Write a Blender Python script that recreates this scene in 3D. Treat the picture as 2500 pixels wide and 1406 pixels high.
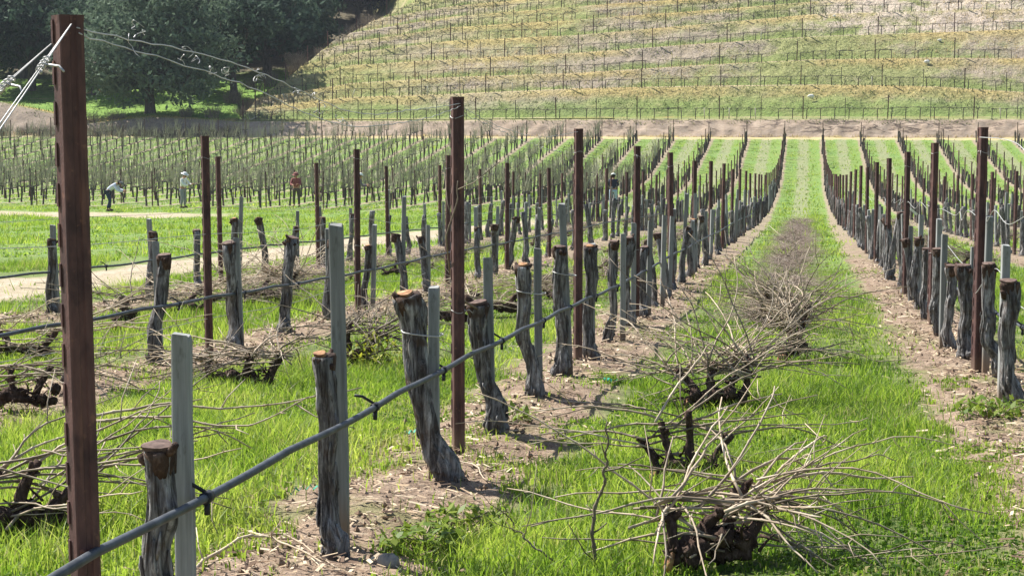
import bpy, math, random
import numpy as np
from mathutils import Vector, Matrix, Euler

R = math.radians
for o in list(bpy.data.objects):
    bpy.data.objects.remove(o)
SC = bpy.context.scene
COL = SC.collection
random.seed(7)

# ------------------------------------------------------------------ camera, light, exposure
F_PX, YAW, PITCH, ROLL, HC = 4400.0, 0.1615, 0.1029, 0.0, 1.6
cam_d = bpy.data.cameras.new('camera')
cam_d.sensor_width = 36.0
cam_d.lens = F_PX / 2500.0 * 36.0
cam_d.clip_start, cam_d.clip_end = 0.1, 3000
cam = bpy.data.objects.new('camera', cam_d)
COL.objects.link(cam)
cam.location = (0, 0, HC)
cam.rotation_euler = Euler((math.pi / 2 - PITCH, ROLL, YAW), 'XYZ')
SC.camera = cam

SUN_EL, SUN_AZ = R(48), R(-60)          # azimuth measured from +Y (along the rows) towards +X
sd = Vector((math.sin(SUN_AZ) * math.cos(SUN_EL), math.cos(SUN_AZ) * math.cos(SUN_EL), math.sin(SUN_EL)))
sun_d = bpy.data.lights.new('sun', 'SUN')
sun_d.energy = 5.0
sun_d.angle = R(0.55)
sun_d.color = (1.0, 0.955, 0.88)
sun = bpy.data.objects.new('sun', sun_d)
COL.objects.link(sun)
sun.rotation_euler = sd.to_track_quat('Z', 'Y').to_euler()
W_ = bpy.data.worlds.new('World')
SC.world = W_
W_.use_nodes = True
nt = W_.node_tree
sky = nt.nodes.new('ShaderNodeTexSky')
sky.sky_type = 'NISHITA'
sky.sun_disc = False
sky.sun_elevation = SUN_EL
sky.sun_rotation = SUN_AZ
sky.air_density, sky.dust_density, sky.ozone_density = 1.0, 1.2, 1.0
bg = nt.nodes['Background']
bg.inputs['Strength'].default_value = 0.068
nt.links.new(sky.outputs[0], bg.inputs['Color'])
SC.view_settings.view_transform = 'Standard'
SC.view_settings.look = 'None'
SC.view_settings.exposure = 1.02
SC.view_settings.gamma = 1.0
SC.render.engine = 'CYCLES'
SC.cycles.max_bounces = 6
SC.cycles.diffuse_bounces = 3
SC.cycles.transmission_bounces = 4
SC.cycles.transparent_max_bounces = 8

# camera model used to turn a measured direction into a ground point
FW = Vector((-math.sin(YAW) * math.cos(PITCH), math.cos(YAW) * math.cos(PITCH), -math.sin(PITCH)))
RT = Vector((math.cos(YAW), math.sin(YAW), 0))
UP = RT.cross(FW)
CAM = Vector((0, 0, HC))


def ray(px, py):
    return FW + RT * ((px - 1250) / F_PX) - UP * ((py - 703) / F_PX)


def at(px, py, D):
    r = ray(px, py)
    h = Vector((FW.x, FW.y, 0)).normalized()
    return CAM + r * (D / r.dot(h))


def project(p):
    d = Vector(p) - CAM
    z = d.dot(FW)
    if z < 0.1:
        return None
    return 1250 + F_PX * d.dot(RT) / z, 703 - F_PX * d.dot(UP) / z


def in_view(p, m=120):
    q = project(p)
    return q is not None and -m < q[0] < 2500 + m and -m < q[1] < 1406 + m * 3


# ------------------------------------------------------------------ terrain profile
PY = np.array([-40, 0, 4, 8.9, 13.8, 18.7, 23.6, 36, 43, 54, 70, 86, 100, 114, 124, 136, 150, 156, 175, 400.])
PZ = np.array([1.4, .10, .0, -.187, -.45, -.69, -.89, -1.47, -1.76, -2.3, -3.05, -3.58, -3.88, -3.95, -3.7, -2.65, -1.42, -1.25, -1.2, -1.2])
_yy = np.arange(-40, 400, .25)
_zz = np.interp(_yy, PY, PZ)
_k = np.hanning(25); _k /= _k.sum()
_zz = np.convolve(np.pad(_zz, 12, 'edge'), _k, 'valid')
W = 3.0
XR1 = 1.27


def rowd_np(x):
    return np.abs(np.mod(x - XR1 + W / 2, W) - W / 2)


def zf_np(x, y):
    z = np.interp(y, _yy, _zz)
    z = z + .018 * np.sin(1.7 * x + .9 * y) + .014 * np.sin(3.1 * y - 1.3 * x + 1) + .010 * np.sin(5.3 * x + 4.1 * y)
    rows = np.where((x < -9.2) & (y < 82), 0, 1)
    z = z + .035 * np.exp(-(rowd_np(x) / .4) ** 2) * rows
    return z


def zf(x, y):
    return float(zf_np(np.array([x]), np.array([y]))[0])


def hit(px, py):
    r = ray(px, py)
    t = 3.0
    while t < 400:
        p = CAM + r * t
        if p.z < zf(p.x, p.y):
            break
        t += .05 if t < 30 else .25
    return CAM + r * t


def row_y(px, X):
    az = math.atan((px - 1250) / F_PX) - YAW
    return X / math.tan(az)


# numpy value noise
def vnoise(x, y, s, seed=0):
    x = np.asarray(x) * s + seed * 17.31
    y = np.asarray(y) * s + seed * 5.77
    xi, yi = np.floor(x), np.floor(y)
    fx, fy = x - xi, y - yi
    fx, fy = fx * fx * (3 - 2 * fx), fy * fy * (3 - 2 * fy)

    def h(a, b):
        v = np.sin(a * 127.1 + b * 311.7 + seed * 74.7) * 43758.5453
        return v - np.floor(v)
    return (h(xi, yi) * (1 - fx) + h(xi + 1, yi) * fx) * (1 - fy) + (h(xi, yi + 1) * (1 - fx) + h(xi + 1, yi + 1) * fx) * fy


def sstep(a, b, x):
    t = np.clip((x - a) / (b - a), 0, 1)
    return t * t * (3 - 2 * t)


# ------------------------------------------------------------------ object helpers
def tag(o, label=None, cat=None, group=None, kind=None):
    if label: o['label'] = label
    if cat: o['category'] = cat
    if group: o['group'] = group
    if kind: o['kind'] = kind
    return o


def link(o, parent=None):
    COL.objects.link(o)
    if parent is not None:
        o.parent = parent
    return o


class MB:
    def __init__(s):
        s.v, s.f, s.m = [], [], []

    def tube(s, path, rad, n=6, cap=True, fn=None, mi=0):
        P = [Vector(p) for p in path]
        if not hasattr(rad, '__len__'):
            rad = [rad] * len(P)
        t0 = (P[1] - P[0]).normalized()
        a = Vector((1, 0, 0)) if abs(t0.x) < .8 else Vector((0, 1, 0))
        u = (a - t0 * a.dot(t0)).normalized()
        base = len(s.v)
        for i, p in enumerate(P):
            t = (P[min(i + 1, len(P) - 1)] - P[max(i - 1, 0)])
            if t.length < 1e-9:
                t = t0
            t = t.normalized()
            u = (u - t * u.dot(t))
            u = u.normalized() if u.length > 1e-6 else t.orthogonal().normalized()
            w = t.cross(u)
            for k in range(n):
                an = 2 * math.pi * k / n
                r = rad[i] * (fn(an, i / (len(P) - 1)) if fn else 1)
                s.v.append(p + (u * math.cos(an) + w * math.sin(an)) * r)
        for i in range(len(P) - 1):
            for k in range(n):
                a0 = base + i * n + k; b0 = base + i * n + (k + 1) % n
                s.f.append((a0, b0, b0 + n, a0 + n)); s.m.append(mi)
        if cap:
            s.f.append(tuple(base + k for k in range(n))[::-1]); s.m.append(mi)
            s.f.append(tuple(base + (len(P) - 1) * n + k for k in range(n))); s.m.append(mi)
        return s

    def box(s, lo, hi, mi=0):
        b = len(s.v)
        for x in (lo[0], hi[0]):
            for y in (lo[1], hi[1]):
                for z in (lo[2], hi[2]):
                    s.v.append(Vector((x, y, z)))
        for f in ((0, 1, 3, 2), (4, 6, 7, 5), (0, 4, 5, 1), (2, 3, 7, 6), (0, 2, 6, 4), (1, 5, 7, 3)):
            s.f.append(tuple(b + i for i in f)); s.m.append(mi)
        return s

    def ball(s, c, r, n=8, m=6, sc=(1, 1, 1), fn=None, mi=0):
        c = Vector(c); b = len(s.v)
        for j in range(m + 1):
            th = math.pi * j / m
            for k in range(n):
                ph = 2 * math.pi * k / n
                d = Vector((math.sin(th) * math.cos(ph), math.sin(th) * math.sin(ph), math.cos(th)))
                rr = r * (fn(ph, th) if fn else 1)
                s.v.append(c + Vector((d.x * sc[0], d.y * sc[1], d.z * sc[2])) * rr)
        for j in range(m):
            for k in range(n):
                a0 = b + j * n + k; b0 = b + j * n + (k + 1) % n
                s.f.append((a0, a0 + n, b0 + n, b0)); s.m.append(mi)
        return s

    def mesh(s, name, mats, smooth=True):
        me = bpy.data.meshes.new(name)
        me.from_pydata([tuple(v) for v in s.v], [], s.f)
        for m in (mats if isinstance(mats, (list, tuple)) else [mats]):
            me.materials.append(m)
        me.polygons.foreach_set('material_index', s.m)
        me.polygons.foreach_set('use_smooth', [smooth] * len(s.f))
        me.update()
        return me


def ob(name, me, loc=(0, 0, 0), rot=(0, 0, 0), sc=(1, 1, 1), parent=None):
    o = bpy.data.objects.new(name, me)
    o.location, o.rotation_euler, o.scale = loc, rot, sc
    return link(o, parent)


def np_mesh(name, V, faces, mat, attrs=None, smooth=True):
    """faces: list of int arrays (n,k)"""
    me = bpy.data.meshes.new(name)
    V = np.ascontiguousarray(V, dtype=np.float32)
    me.vertices.add(len(V)); me.vertices.foreach_set('co', V.ravel())
    idx = np.concatenate([f.ravel() for f in faces]).astype(np.int32)
    tot = np.concatenate([np.full(len(f), f.shape[1], np.int32) for f in faces])
    st = np.concatenate([[0], np.cumsum(tot)[:-1]]).astype(np.int32)
    me.loops.add(len(idx)); me.loops.foreach_set('vertex_index', idx)
    me.polygons.add(len(tot)); me.polygons.foreach_set('loop_start', st); me.polygons.foreach_set('loop_total', tot)
    me.polygons.foreach_set('use_smooth', np.full(len(tot), smooth))
    for k, a in (attrs or {}).items():
        at_ = me.attributes.new(k, 'FLOAT', 'POINT')
        at_.data.foreach_set('value', np.ascontiguousarray(a, dtype=np.float32))
    me.materials.append(mat)
    me.update(calc_edges=True)
    return me


def grid_faces(nr, nc):
    i = np.arange(nr - 1)[:, None] * nc + np.arange(nc - 1)[None, :]
    i = i.ravel()
    return np.stack([i, i + 1, i + nc + 1, i + nc], 1)


# ------------------------------------------------------------------ material helpers
class NT:
    def __init__(s, name):
        s.mat = bpy.data.materials.new(name)
        s.mat.use_nodes = True
        s.t = s.mat.node_tree
        s.p = s.t.nodes['Principled BSDF']
        s.out = s.t.nodes['Material Output']
        s.p.inputs['Specular IOR Level'].default_value = .25

    def n(s, typ, **kw):
        nd = s.t.nodes.new('ShaderNode' + typ)
        for k, v in kw.items():
            setattr(nd, k, v)
        return nd

    def set(s, sock, v):
        if hasattr(v, 'is_linked') or hasattr(v, 'links'):
            s.t.links.new(v, sock)
        else:
            if hasattr(sock.default_value, '__len__') and len(sock.default_value) == 4 and len(v) == 3:
                v = (*v, 1)
            sock.default_value = v

    def math(s, op, a, b=0.0, c=None):
        nd = s.n('Math', operation=op)
        s.set(nd.inputs[0], a); s.set(nd.inputs[1], b)
        if c is not None: s.set(nd.inputs[2], c)
        return nd.outputs[0]

    def mr(s, v, a, b, c=0.0, d=1.0, smooth=True):
        nd = s.n('MapRange', interpolation_type='SMOOTHSTEP' if smooth else 'LINEAR')
        for i, x in enumerate((v, a, b, c, d)):
            s.set(nd.inputs[i], x)
        return nd.outputs[0]

    def mix(s, f, a, b):
        nd = s.n('Mix', data_type='RGBA')
        s.set(nd.inputs[0], f); s.set(nd.inputs[6], a); s.set(nd.inputs[7], b)
        return nd.outputs[2]

    def noise(s, vec, scale, detail=3, rough=.55, dist=0.0):
        nd = s.n('TexNoise')
        if vec is not None: s.set(nd.inputs['Vector'], vec)
        nd.inputs['Scale'].default_value = scale
        nd.inputs['Detail'].default_value = detail
        nd.inputs['Roughness'].default_value = rough
        nd.inputs['Distortion'].default_value = dist
        return nd.outputs[0]

    def ramp(s, f, stops):
        nd = s.n('ValToRGB')
        e = nd.color_ramp.elements
        while len(e) < len(stops): e.new(.5)
        for x, (p, c) in zip(e, stops):
            x.position = p; x.color = (*c, 1)
        s.set(nd.inputs[0], f)
        return nd.outputs[0]

    def coord(s, kind='Object', scale=(1, 1, 1)):
        tc = s.n('TexCoord')
        mp = s.n('Mapping')
        s.set(mp.inputs[0], tc.outputs[kind])
        mp.inputs['Scale'].default_value = scale
        return mp.outputs[0]

    def pos(s, scale=(1, 1, 1)):
        g = s.n('NewGeometry')
        mp = s.n('Mapping')
        s.set(mp.inputs[0], g.outputs['Position'])
        mp.inputs['Scale'].default_value = scale
        return mp.outputs[0]

    def xy(s):
        g = s.n('NewGeometry'); sp = s.n('SeparateXYZ')
        s.set(sp.inputs[0], g.outputs['Position'])
        return sp.outputs

    def attr(s, name):
        return s.n('Attribute', attribute_name=name).outputs['Fac']

    def rnd(s):
        return s.n('ObjectInfo').outputs['Random']

    def hsv(s, col, v, h=.5, sat=1.0):
        nd = s.n('HueSaturation')
        s.set(nd.inputs['Hue'], h); s.set(nd.inputs['Saturation'], sat); s.set(nd.inputs['Value'], v); s.set(nd.inputs['Color'], col)
        return nd.outputs[0]

    def bump(s, h, strength, dist=.02):
        nd = s.n('Bump')
        nd.inputs['Strength'].default_value = strength
        nd.inputs['Distance'].default_value = dist
        s.set(nd.inputs['Height'], h)
        s.set(s.p.inputs['Normal'], nd.outputs[0])

    def done(s, col, rough=.8):
        s.set(s.p.inputs['Base Color'], col)
        s.set(s.p.inputs['Roughness'], rough)
        return s.mat

    def leafy(s, col, trans=.45, tcol=None):
        """surface that also lets light through (grass, leaves)"""
        s.set(s.p.inputs['Base Color'], col)
        s.p.inputs['Roughness'].default_value = .55
        tr = s.n('BsdfTranslucent')
        s.set(tr.inputs[0], tcol if tcol is not None else col)
        mx = s.n('MixShader')
        mx.inputs[0].default_value = trans
        s.t.links.new(s.p.outputs[0], mx.inputs[1]); s.t.links.new(tr.outputs[0], mx.inputs[2])
        s.t.links.new(mx.outputs[0], s.out.inputs[0])
        return s.mat


M = {}
# rusted steel
q = NT('rusted_steel')
v = q.coord('Object', (1, 1, .35))
n1 = q.noise(v, 16, 6, .65); n2 = q.noise(q.coord('Object', (1, 1, .06)), 40, 3)
c = q.ramp(n1, [(.25, (.042, .027, .027)), (.5, (.098, .052, .048)), (.75, (.170, .088, .075))])
c = q.mix(q.mr(n2, .55, .72), c, (.17, .085, .065))
n3 = q.noise(q.coord('Object', (1, 1, .6)), 5, 4, .7)
c = q.mix(q.math('MULTIPLY', q.mr(n3, .52, .62), .55), c, (.035, .022, .024))
c = q.mix(q.math('MULTIPLY', q.mr(q.noise(q.coord(), 30, 3), .62, .70), .5), c, (.26, .13, .085))
sp = q.n('SeparateXYZ'); q.set(sp.inputs[0], q.coord())
c = q.mix(q.math('MULTIPLY', q.mr(sp.outputs[2], .18, .02), .5), c, (.24, .17, .12))
c = q.hsv(c, q.mr(q.rnd(), 0, 1, .75, 1.15, False))
q.bump(q.noise(q.coord(), 90, 4), .35, .004)
M['rust'] = q.done(c, .72)
# grey bark of vines
q = NT('vine_bark')
v = q.coord('Object', (1, 1, .13))
n1 = q.noise(v, 34, 6, .75, .9); n2 = q.noise(q.coord(), 9, 4); n3 = q.noise(q.coord('Object', (1, 1, .2)), 90, 3)
c = q.ramp(n1, [(.36, (.030, .026, .025)), (.46, (.115, .107, .104)), (.56, (.29, .28, .275)), (.68, (.58, .57, .565))])
c = q.mix(q.mr(n2, .52, .72), c, (.10, .068, .05))
c = q.hsv(c, q.mr(q.rnd(), 0, 1, .72, 1.12, False))
q.bump(q.math('ADD', n1, q.math('MULTIPLY', n3, .5)), .95, .02)
M['bark'] = q.done(c, .9)
q = NT('far_bark')
c = q.ramp(q.noise(q.coord('Object', (1, 1, .3)), 22, 3), [(.35, (.026, .022, .020)), (.65, (.13, .115, .11))])
M['farbark'] = q.done(c, .9)
q = NT('dark_head_bark')
n1 = q.noise(q.coord('Object', (1, 1, .4)), 38, 5, .7)
c = q.ramp(n1, [(.3, (.022, .015, .012)), (.52, (.075, .045, .033)), (.75, (.20, .14, .11))])
q.bump(n1, .9, .02)
M['head'] = q.done(c, .92)
q = NT('fresh_cut_wood')
n1 = q.noise(q.coord(), 30, 4)
c = q.ramp(n1, [(.3, (.16, .07, .035)), (.55, (.40, .21, .10)), (.8, (.60, .40, .24))])
M['cut'] = q.done(c, .75)
q = NT('dull_cut_wood')
c = q.ramp(q.noise(q.coord(), 36, 4), [(.35, (.07, .045, .038)), (.6, (.17, .115, .095)), (.8, (.34, .26, .21))])
M['cut2'] = q.done(c, .85)
# weathered wood stakes
q = NT('weathered_stake')
n1 = q.noise(q.coord('Object', (1, 1, .05)), 60, 4, .6); n2 = q.noise(q.coord('Object', (1, 1, .5)), 4, 3)
c = q.ramp(n1, [(.3, (.19, .195, .19)), (.55, (.29, .30, .295)), (.8, (.40, .41, .405))])
c = q.mix(q.mr(n2, .45, .75), c, (.18, .185, .16))
c = q.mix(q.math('MULTIPLY', q.mr(q.noise(q.coord('Object', (1, 1, .3)), 17, 4, .7), .56, .66), .55), c, (.10, .098, .085))
c = q.hsv(c, q.mr(q.rnd(), 0, 1, .72, 1.18, False))
sp = q.n('SeparateXYZ'); q.set(sp.inputs[0], q.coord())
c = q.mix(q.mr(q.math('ADD', sp.outputs[2], q.math('MULTIPLY', n2, .2)), .30, .12), c, (.23, .17, .12))
q.bump(n1, .5, .006)
M['stake'] = q.done(c, .85)
# canes
q = NT('vine_cane')
n1 = q.noise(q.coord(), 5, 3)
c = q.ramp(n1, [(.3, (.25, .185, .125)), (.5, (.47, .375, .265)), (.72, (.66, .57, .44))])
c = q.hsv(c, q.mr(q.rnd(), 0, 1, .34, 1.15, False))
M['cane'] = q.done(c, .6)
q = NT('old_cane')
n1 = q.noise(q.coord(), 6, 3)
c = q.ramp(n1, [(.3, (.13, .095, .075)), (.5, (.29, .225, .18)), (.72, (.50, .42, .35))])
c = q.hsv(c, q.mr(q.rnd(), 0, 1, .7, 1.1, False))
M['ocane'] = q.done(c, .8)
q = NT('far_cane')
c = q.ramp(q.noise(q.pos(), .35, 3), [(.35, (.29, .275, .19)), (.65, (.45, .43, .31))])
M['farcane'] = q.done(c, .8)
# hose, wire, plastics
q = NT('black_poly_hose')
c = q.ramp(q.noise(q.coord(), 14, 4), [(.35, (.045, .052, .062)), (.7, (.10, .112, .13))])
M['hose'] = q.done(c, .5)
q = NT('black_plastic')
M['black'] = q.done(q.mix(q.noise(q.coord(), 60, 2), (.015, .016, .02), (.04, .042, .05)), .5)
q = NT('galvanised_wire')
q.p.inputs['Metallic'].default_value = .35
M['wire'] = q.done(q.mix(q.noise(q.pos(), 8, 3), (.30, .30, .30), (.62, .62, .60)), .45)
q = NT('green_tie_tape')
M['tape'] = q.leafy(q.mix(q.noise(q.coord(), 25, 2), (.01, .30, .20), (.06, .52, .36)), .3)
q = NT('white_plastic')
M['white'] = q.done(q.mix(q.noise(q.coord(), 12, 3), (.62, .62, .58), (.82, .82, .80)), .6)
q = NT('pale_tube')
M['tube'] = q.done(q.mix(q.noise(q.coord(), 5, 2), (.62, .57, .44), (.80, .76, .64)), .7)
q = NT('field_stone')
n1 = q.noise(q.coord(), 12, 4)
q.bump(n1, .6, .02)
M['stone'] = q.done(q.ramp(n1, [(.3, (.22, .20, .17)), (.7, (.42, .39, .34))]), .85)
q = NT('white_boulder')
n1 = q.noise(q.coord(), 6, 4)
q.bump(n1, .5, .05)
M['wstone'] = q.done(q.ramp(n1, [(.3, (.62, .60, .55)), (.7, (.85, .84, .80))]), .85)

# ------------------------------------------------------------------ vineyard ground
q = NT('vineyard_ground')
X, Y, Z = q.xy()
P3 = q.pos()
nA = q.noise(P3, .35, 4); nB = q.noise(P3, 1.6, 4, .6); nC = q.noise(P3, 7, 5, .65); nD = q.noise(P3, 38, 4, .7)
nE = q.noise(q.pos((1, 1, 1)), .09, 3)
rd = q.math('ABSOLUTE', q.math('SUBTRACT', q.math('FLOORED_MODULO', q.math('ADD', X, -XR1 + W / 2), W), W / 2))
wob = q.math('ADD', q.math('MULTIPLY', q.math('SUBTRACT', nB, .5), .55), q.math('MULTIPLY', q.math('SUBTRACT', nC, .5), .35))
rdw = q.math('ADD', rd, wob)
soil = q.mr(rdw, q.mr(Y, 55, 95, .58, .30), q.mr(Y, 55, 95, .38, .16))
block = q.math('MAXIMUM', q.mr(X, -9.3, -9.0), q.mr(q.math('ADD', Y, q.math('MULTIPLY', nA, 6)), 83, 86))
soil = q.math('MULTIPLY', soil, block)
# green
g = q.ramp(nC, [(.28, (.075, .115, .022)), (.5, (.165, .255, .050)), (.74, (.245, .345, .085))])
g = q.mix(q.mr(nA, .42, .68), g, q.ramp(nD, [(.3, (.10, .185, .045)), (.7, (.215, .33, .080))]))
g = q.mix(q.math('MULTIPLY', q.mr(nB, .52, .74), .55), g, (.30, .29, .12))
near_dk = q.mr(Y, 14, 40)
g = q.mix(near_dk, q.mix(.55, g, q.mix(q.mr(nC, .42, .62), (.075, .085, .03), (.24, .19, .105))), g)
# litter strip of old canes in the middle of each far aisle
strip = q.math('MULTIPLY', q.mr(rdw, .98, 1.22), q.mr(Y, 30, 44))
strip = q.math('MULTIPLY', strip, block)
g = q.mix(q.math('MULTIPLY', q.math('MULTIPLY', strip, q.mr(nC, .30, .55)), .60), g, (.30, .26, .195))
# uncut block on the left: sparse
s1 = q.ramp(nC, [(.28, (.14, .095, .065)), (.5, (.285, .205, .145)), (.75, (.42, .32, .235))])
s1 = q.mix(q.mr(nD, .55, .75), s1, (.55, .47, .36))
s1 = q.mix(q.mr(nD, .42, .30), s1, (.12, .075, .05))
s1 = q.mix(q.math('MULTIPLY', q.mr(nB, .50, .70), .55), s1, (.16, .19, .05))
farsoil = q.mix(q.mr(Y, 25, 60), s1, q.mix(nC, (.23, .185, .12), (.36, .295, .21)))
col = q.mix(soil, g, farsoil)
# dirt tracks
rx = q.math('ADD', X, q.math('MULTIPLY', q.math('SUBTRACT', nA, .5), 1.2))
rx = q.math('ADD', rx, q.math('MULTIPLY', q.math('SUBTRACT', nB, .5), .7))
road = q.math('MULTIPLY', q.math('MULTIPLY', q.mr(rx, -11.3, -10.8), q.mr(rx, -8.9, -9.4)), q.mr(Y, 74, 66))
ry = q.math('ADD', Y, q.math('MULTIPLY', q.math('SUBTRACT', nB, .5), 3))
road2 = q.math('MULTIPLY', q.math('MULTIPLY', q.mr(ry, 66.5, 68), q.mr(ry, 76, 73)), q.mr(rx, -22.5, -26))
road3 = q.math('MULTIPLY', q.mr(ry, 148.8, 150.0), .7)
road = q.math('MAXIMUM', q.math('MAXIMUM', road, road2), road3)
rc = q.ramp(nC, [(.3, (.34, .27, .19)), (.55, (.52, .43, .325)), (.8, (.64, .55, .43))])
rut = q.math('MULTIPLY', q.mr(q.math('ABSOLUTE', q.math('SUBTRACT', q.math('ABSOLUTE', q.math('ADD', rx, 10.1)), .55)), .05, .2), q.mr(nD, .35, .6))
rc = q.mix(q.math('MULTIPLY', rut, .55), rc, (.30, .27, .14))
col = q.mix(road, col, rc)
# straw edge at the far end
st = q.math('MULTIPLY', q.math('MULTIPLY', q.mr(ry, 149.0, 150.6), q.mr(nB, .38, .55)), .9)
col = q.mix(st, col, (.50, .40, .175))
hb = q.math('ADD', q.math('MULTIPLY', nC, .5), q.math('MULTIPLY', nD, .5))
q.bump(hb, .9, .06)
M['ground'] = q.done(col, .92)

ys = [-12.0]
while ys[-1] < 158:
    ys.append(ys[-1] + max(.05, .0075 * abs(ys[-1] + 1)))
ys = np.array(ys)
aa = np.linspace(-1.0, 1.0, 520)
aa = np.sign(aa) * (np.abs(aa) ** 1.25)
GX = aa[None, :] * (np.abs(ys)[:, None] * .55 + 9) * np.where(aa < 0, 1.3, .95)[None, :]
GY = np.repeat(ys[:, None], len(aa), 1)
GZ = zf_np(GX, GY)
sm = sstep(.55, .25, rowd_np(GX)) * np.where((GX < -9.2) & (GY < 82), 0, 1)
nr = (vnoise(GX, GY, 9, 1) - .5) * .035 + (vnoise(GX, GY, 21, 2) - .5) * .022
GZ = GZ + nr * (0.35 + .65 * sm) * sstep(60, 20, GY)
V = np.stack([GX, GY, GZ], -1).reshape(-1, 3)
o = ob('vineyard_ground', np_mesh('vineyard_ground', V, [grid_faces(len(ys), len(aa))], M['ground']))
tag(o, kind='structure')

# a very large sheet below everything so that the land never ends
q = NT('outer_land')
M['outer'] = q.done(q.mix(q.noise(q.pos(), .05, 4), (.10, .14, .04), (.26, .24, .10)), .95)
b = MB()
b.v = [Vector((-1500, -700, -7)), Vector((1500, -700, -7)), Vector((1500, 1500, -7)), Vector((-1500, 1500, -7))]
b.f = [(0, 1, 2, 3)]; b.m = [0]
tag(ob('outer_land', b.mesh('outer_land', M['outer'])), kind='structure')

# ------------------------------------------------------------------ grass (blades)
q = NT('grass_blades')
t = q.attr('tint'); w_ = q.attr('warm')
c = q.ramp(t, [(.0, (.070, .135, .024)), (.5, (.185, .29, .045)), (1.0, (.35, .43, .10))])
c = q.mix(w_, c, (.46, .41, .20))
tc = q.ramp(t, [(.0, (.13, .26, .02)), (.5, (.34, .49, .05)), (1.0, (.54, .62, .11))])
tc = q.mix(w_, tc, (.40, .36, .16))
M['grass'] = q.leafy(c, .52, tc)
rng = np.random.default_rng(11)


def scatter(n, y0, y1, dens_pow):
    """points in the visible wedge (with a margin), spread evenly over area"""
    u = rng.random(n)
    y = np.sqrt(y0 ** 2 + u * (y1 ** 2 - y0 ** 2)) if dens_pow == 1 else y0 * (y1 / y0) ** u
    a0, a1 = -.62, .225
    x = (a0 + rng.random(n) * (a1 - a0)) * y + (rng.random(n) - .5) * 1.5
    return x, y


def grass_prob(x, y):
    rd = rowd_np(x) + (vnoise(x, y, 1.6, 3) - .5) * .55 + (vnoise(x, y, 6, 4) - .5) * .3
    p = sstep(.34, .60, rd)
    block = (x > -9.0) | (y > 83)
    p = np.where(block, p, 1)
    p = np.where((y > 32) & block & (rd > .98) & (x > -11), p * np.interp(y, [32, 46], [1, .35]), p)
    thin = sstep(.42, .25, vnoise(x, y, 1.3, 14)) * sstep(.75, .35, vnoise(x, y, .45, 15))
    p = p * (1 - .45 * thin)
    tuft = (vnoise(x, y, 5, 9) > .70) & (vnoise(x, y, 1.1, 10) > .45)
    p = np.where(tuft, np.maximum(p, .45), np.maximum(p, .03))
    rx = x + (vnoise(x, y, .5, 5) - .5) * 1.4
    p = p * np.where((rx > -11.5) & (rx < -9.3) & (y < 72), .02, 1)
    p = p * np.where((x < -23.5) & (y > 67) & (y < 75), .02, 1)
    return p


def blades(x, y, hs, ws, seg, name):
    n = len(x)
    keep = rng.random(n) < grass_prob(x, y)
    x, y = x[keep], y[keep]; n = len(x)
    z = zf_np(x, y)
    patch = vnoise(x, y, .8, 6); patch2 = vnoise(x, y, 2.7, 7)
    lush = sstep(.30, .80, patch) * .85 + .55 * patch2 ** 1.5
    h = hs * (.35 + .9 * lush) * (.55 + .75 * rng.random(n))
    h *= .55 + .45 * sstep(.3, .8, rowd_np(x))
    az = rng.random(n) * 2 * np.pi
    lean = h * (.15 + .75 * rng.random(n) ** 1.4)
    w = ws * (.6 + .8 * rng.random(n))
    broad = rng.random(n) < (.15 + .45 * sstep(.60, .3, patch))
    w = np.where(broad, w * 2.6, w); h = np.where(broad, h * .55, h); lean = np.where(broad, h * 1.1, lean)
    fx, fy = np.cos(az), np.sin(az)
    ta = rng.random(n) * 2 * np.pi
    sx, sy = np.cos(ta) * w / 2, np.sin(ta) * w / 2
    z0 = z - .015
    tint = np.clip(.10 + .62 * patch2 + .50 * (patch - .5) + .65 * (rng.random(n) - .5) - .10 * broad, 0, 1)
    clover = sstep(.56, .68, vnoise(x, y, .55, 12)) * (rng.random(n) < .75)
    tint = tint * (1 - .55 * clover)
    warm = np.where(rng.random(n) < .05 + .22 * sstep(.6, .85, vnoise(x, y, 1.1, 8)), .35 + .6 * rng.random(n), 0)
    if seg == 2:
        mz = .55
        A = np.stack([x - sx, y - sy, z0], -1); B = np.stack([x + sx, y + sy, z0], -1)
        wm = np.where(broad, 1.2, .8)
        mx, my = x + fx * lean * .3, y + fy * lean * .3
        C = np.stack([mx + sx * wm, my + sy * wm, z0 + h * mz + .01], -1); D = np.stack([mx - sx * wm, my - sy * wm, z0 + h * mz + .01], -1)
        T = np.stack([x + fx * lean, y + fy * lean, z0 + h * np.where(broad, .85, 1)], -1)
        V = np.stack([A, B, C, D, T], 1).reshape(-1, 3)
        k = np.arange(n)[:, None] * 5
        faces = [k + np.array([[0, 1, 2, 3]]), k + np.array([[3, 2, 4]])]
        m = 5
    else:
        A = np.stack([x - sx, y - sy, z0], -1); B = np.stack([x + sx, y + sy, z0], -1)
        T = np.stack([x + fx * lean, y + fy * lean, z0 + h], -1)
        V = np.stack([A, B, T], 1).reshape(-1, 3)
        faces = [np.arange(n)[:, None] * 3 + np.array([[0, 1, 2]])]
        m = 3
    me = np_mesh(name, V, faces, M['grass'], {'tint': np.repeat(tint, m), 'warm': np.repeat(warm, m)}, False)
    return tag(ob(name, me), kind='stuff')


x, y = scatter(200000, 4.6, 13, 1)
blades(x, y, .100, .0058, 2, 'meadow_grass')
x, y = scatter(200000, 13, 30, 1)
blades(x, y, .125, .0125, 1, 'meadow_grass')
x, y = scatter(190000, 30, 84, 1)
blades(x, y, .14, .030, 1, 'meadow_grass')
x, y = scatter(130000, 84, 149, 1)
blades(x, y, .15, .055, 1, 'meadow_grass')

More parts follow.
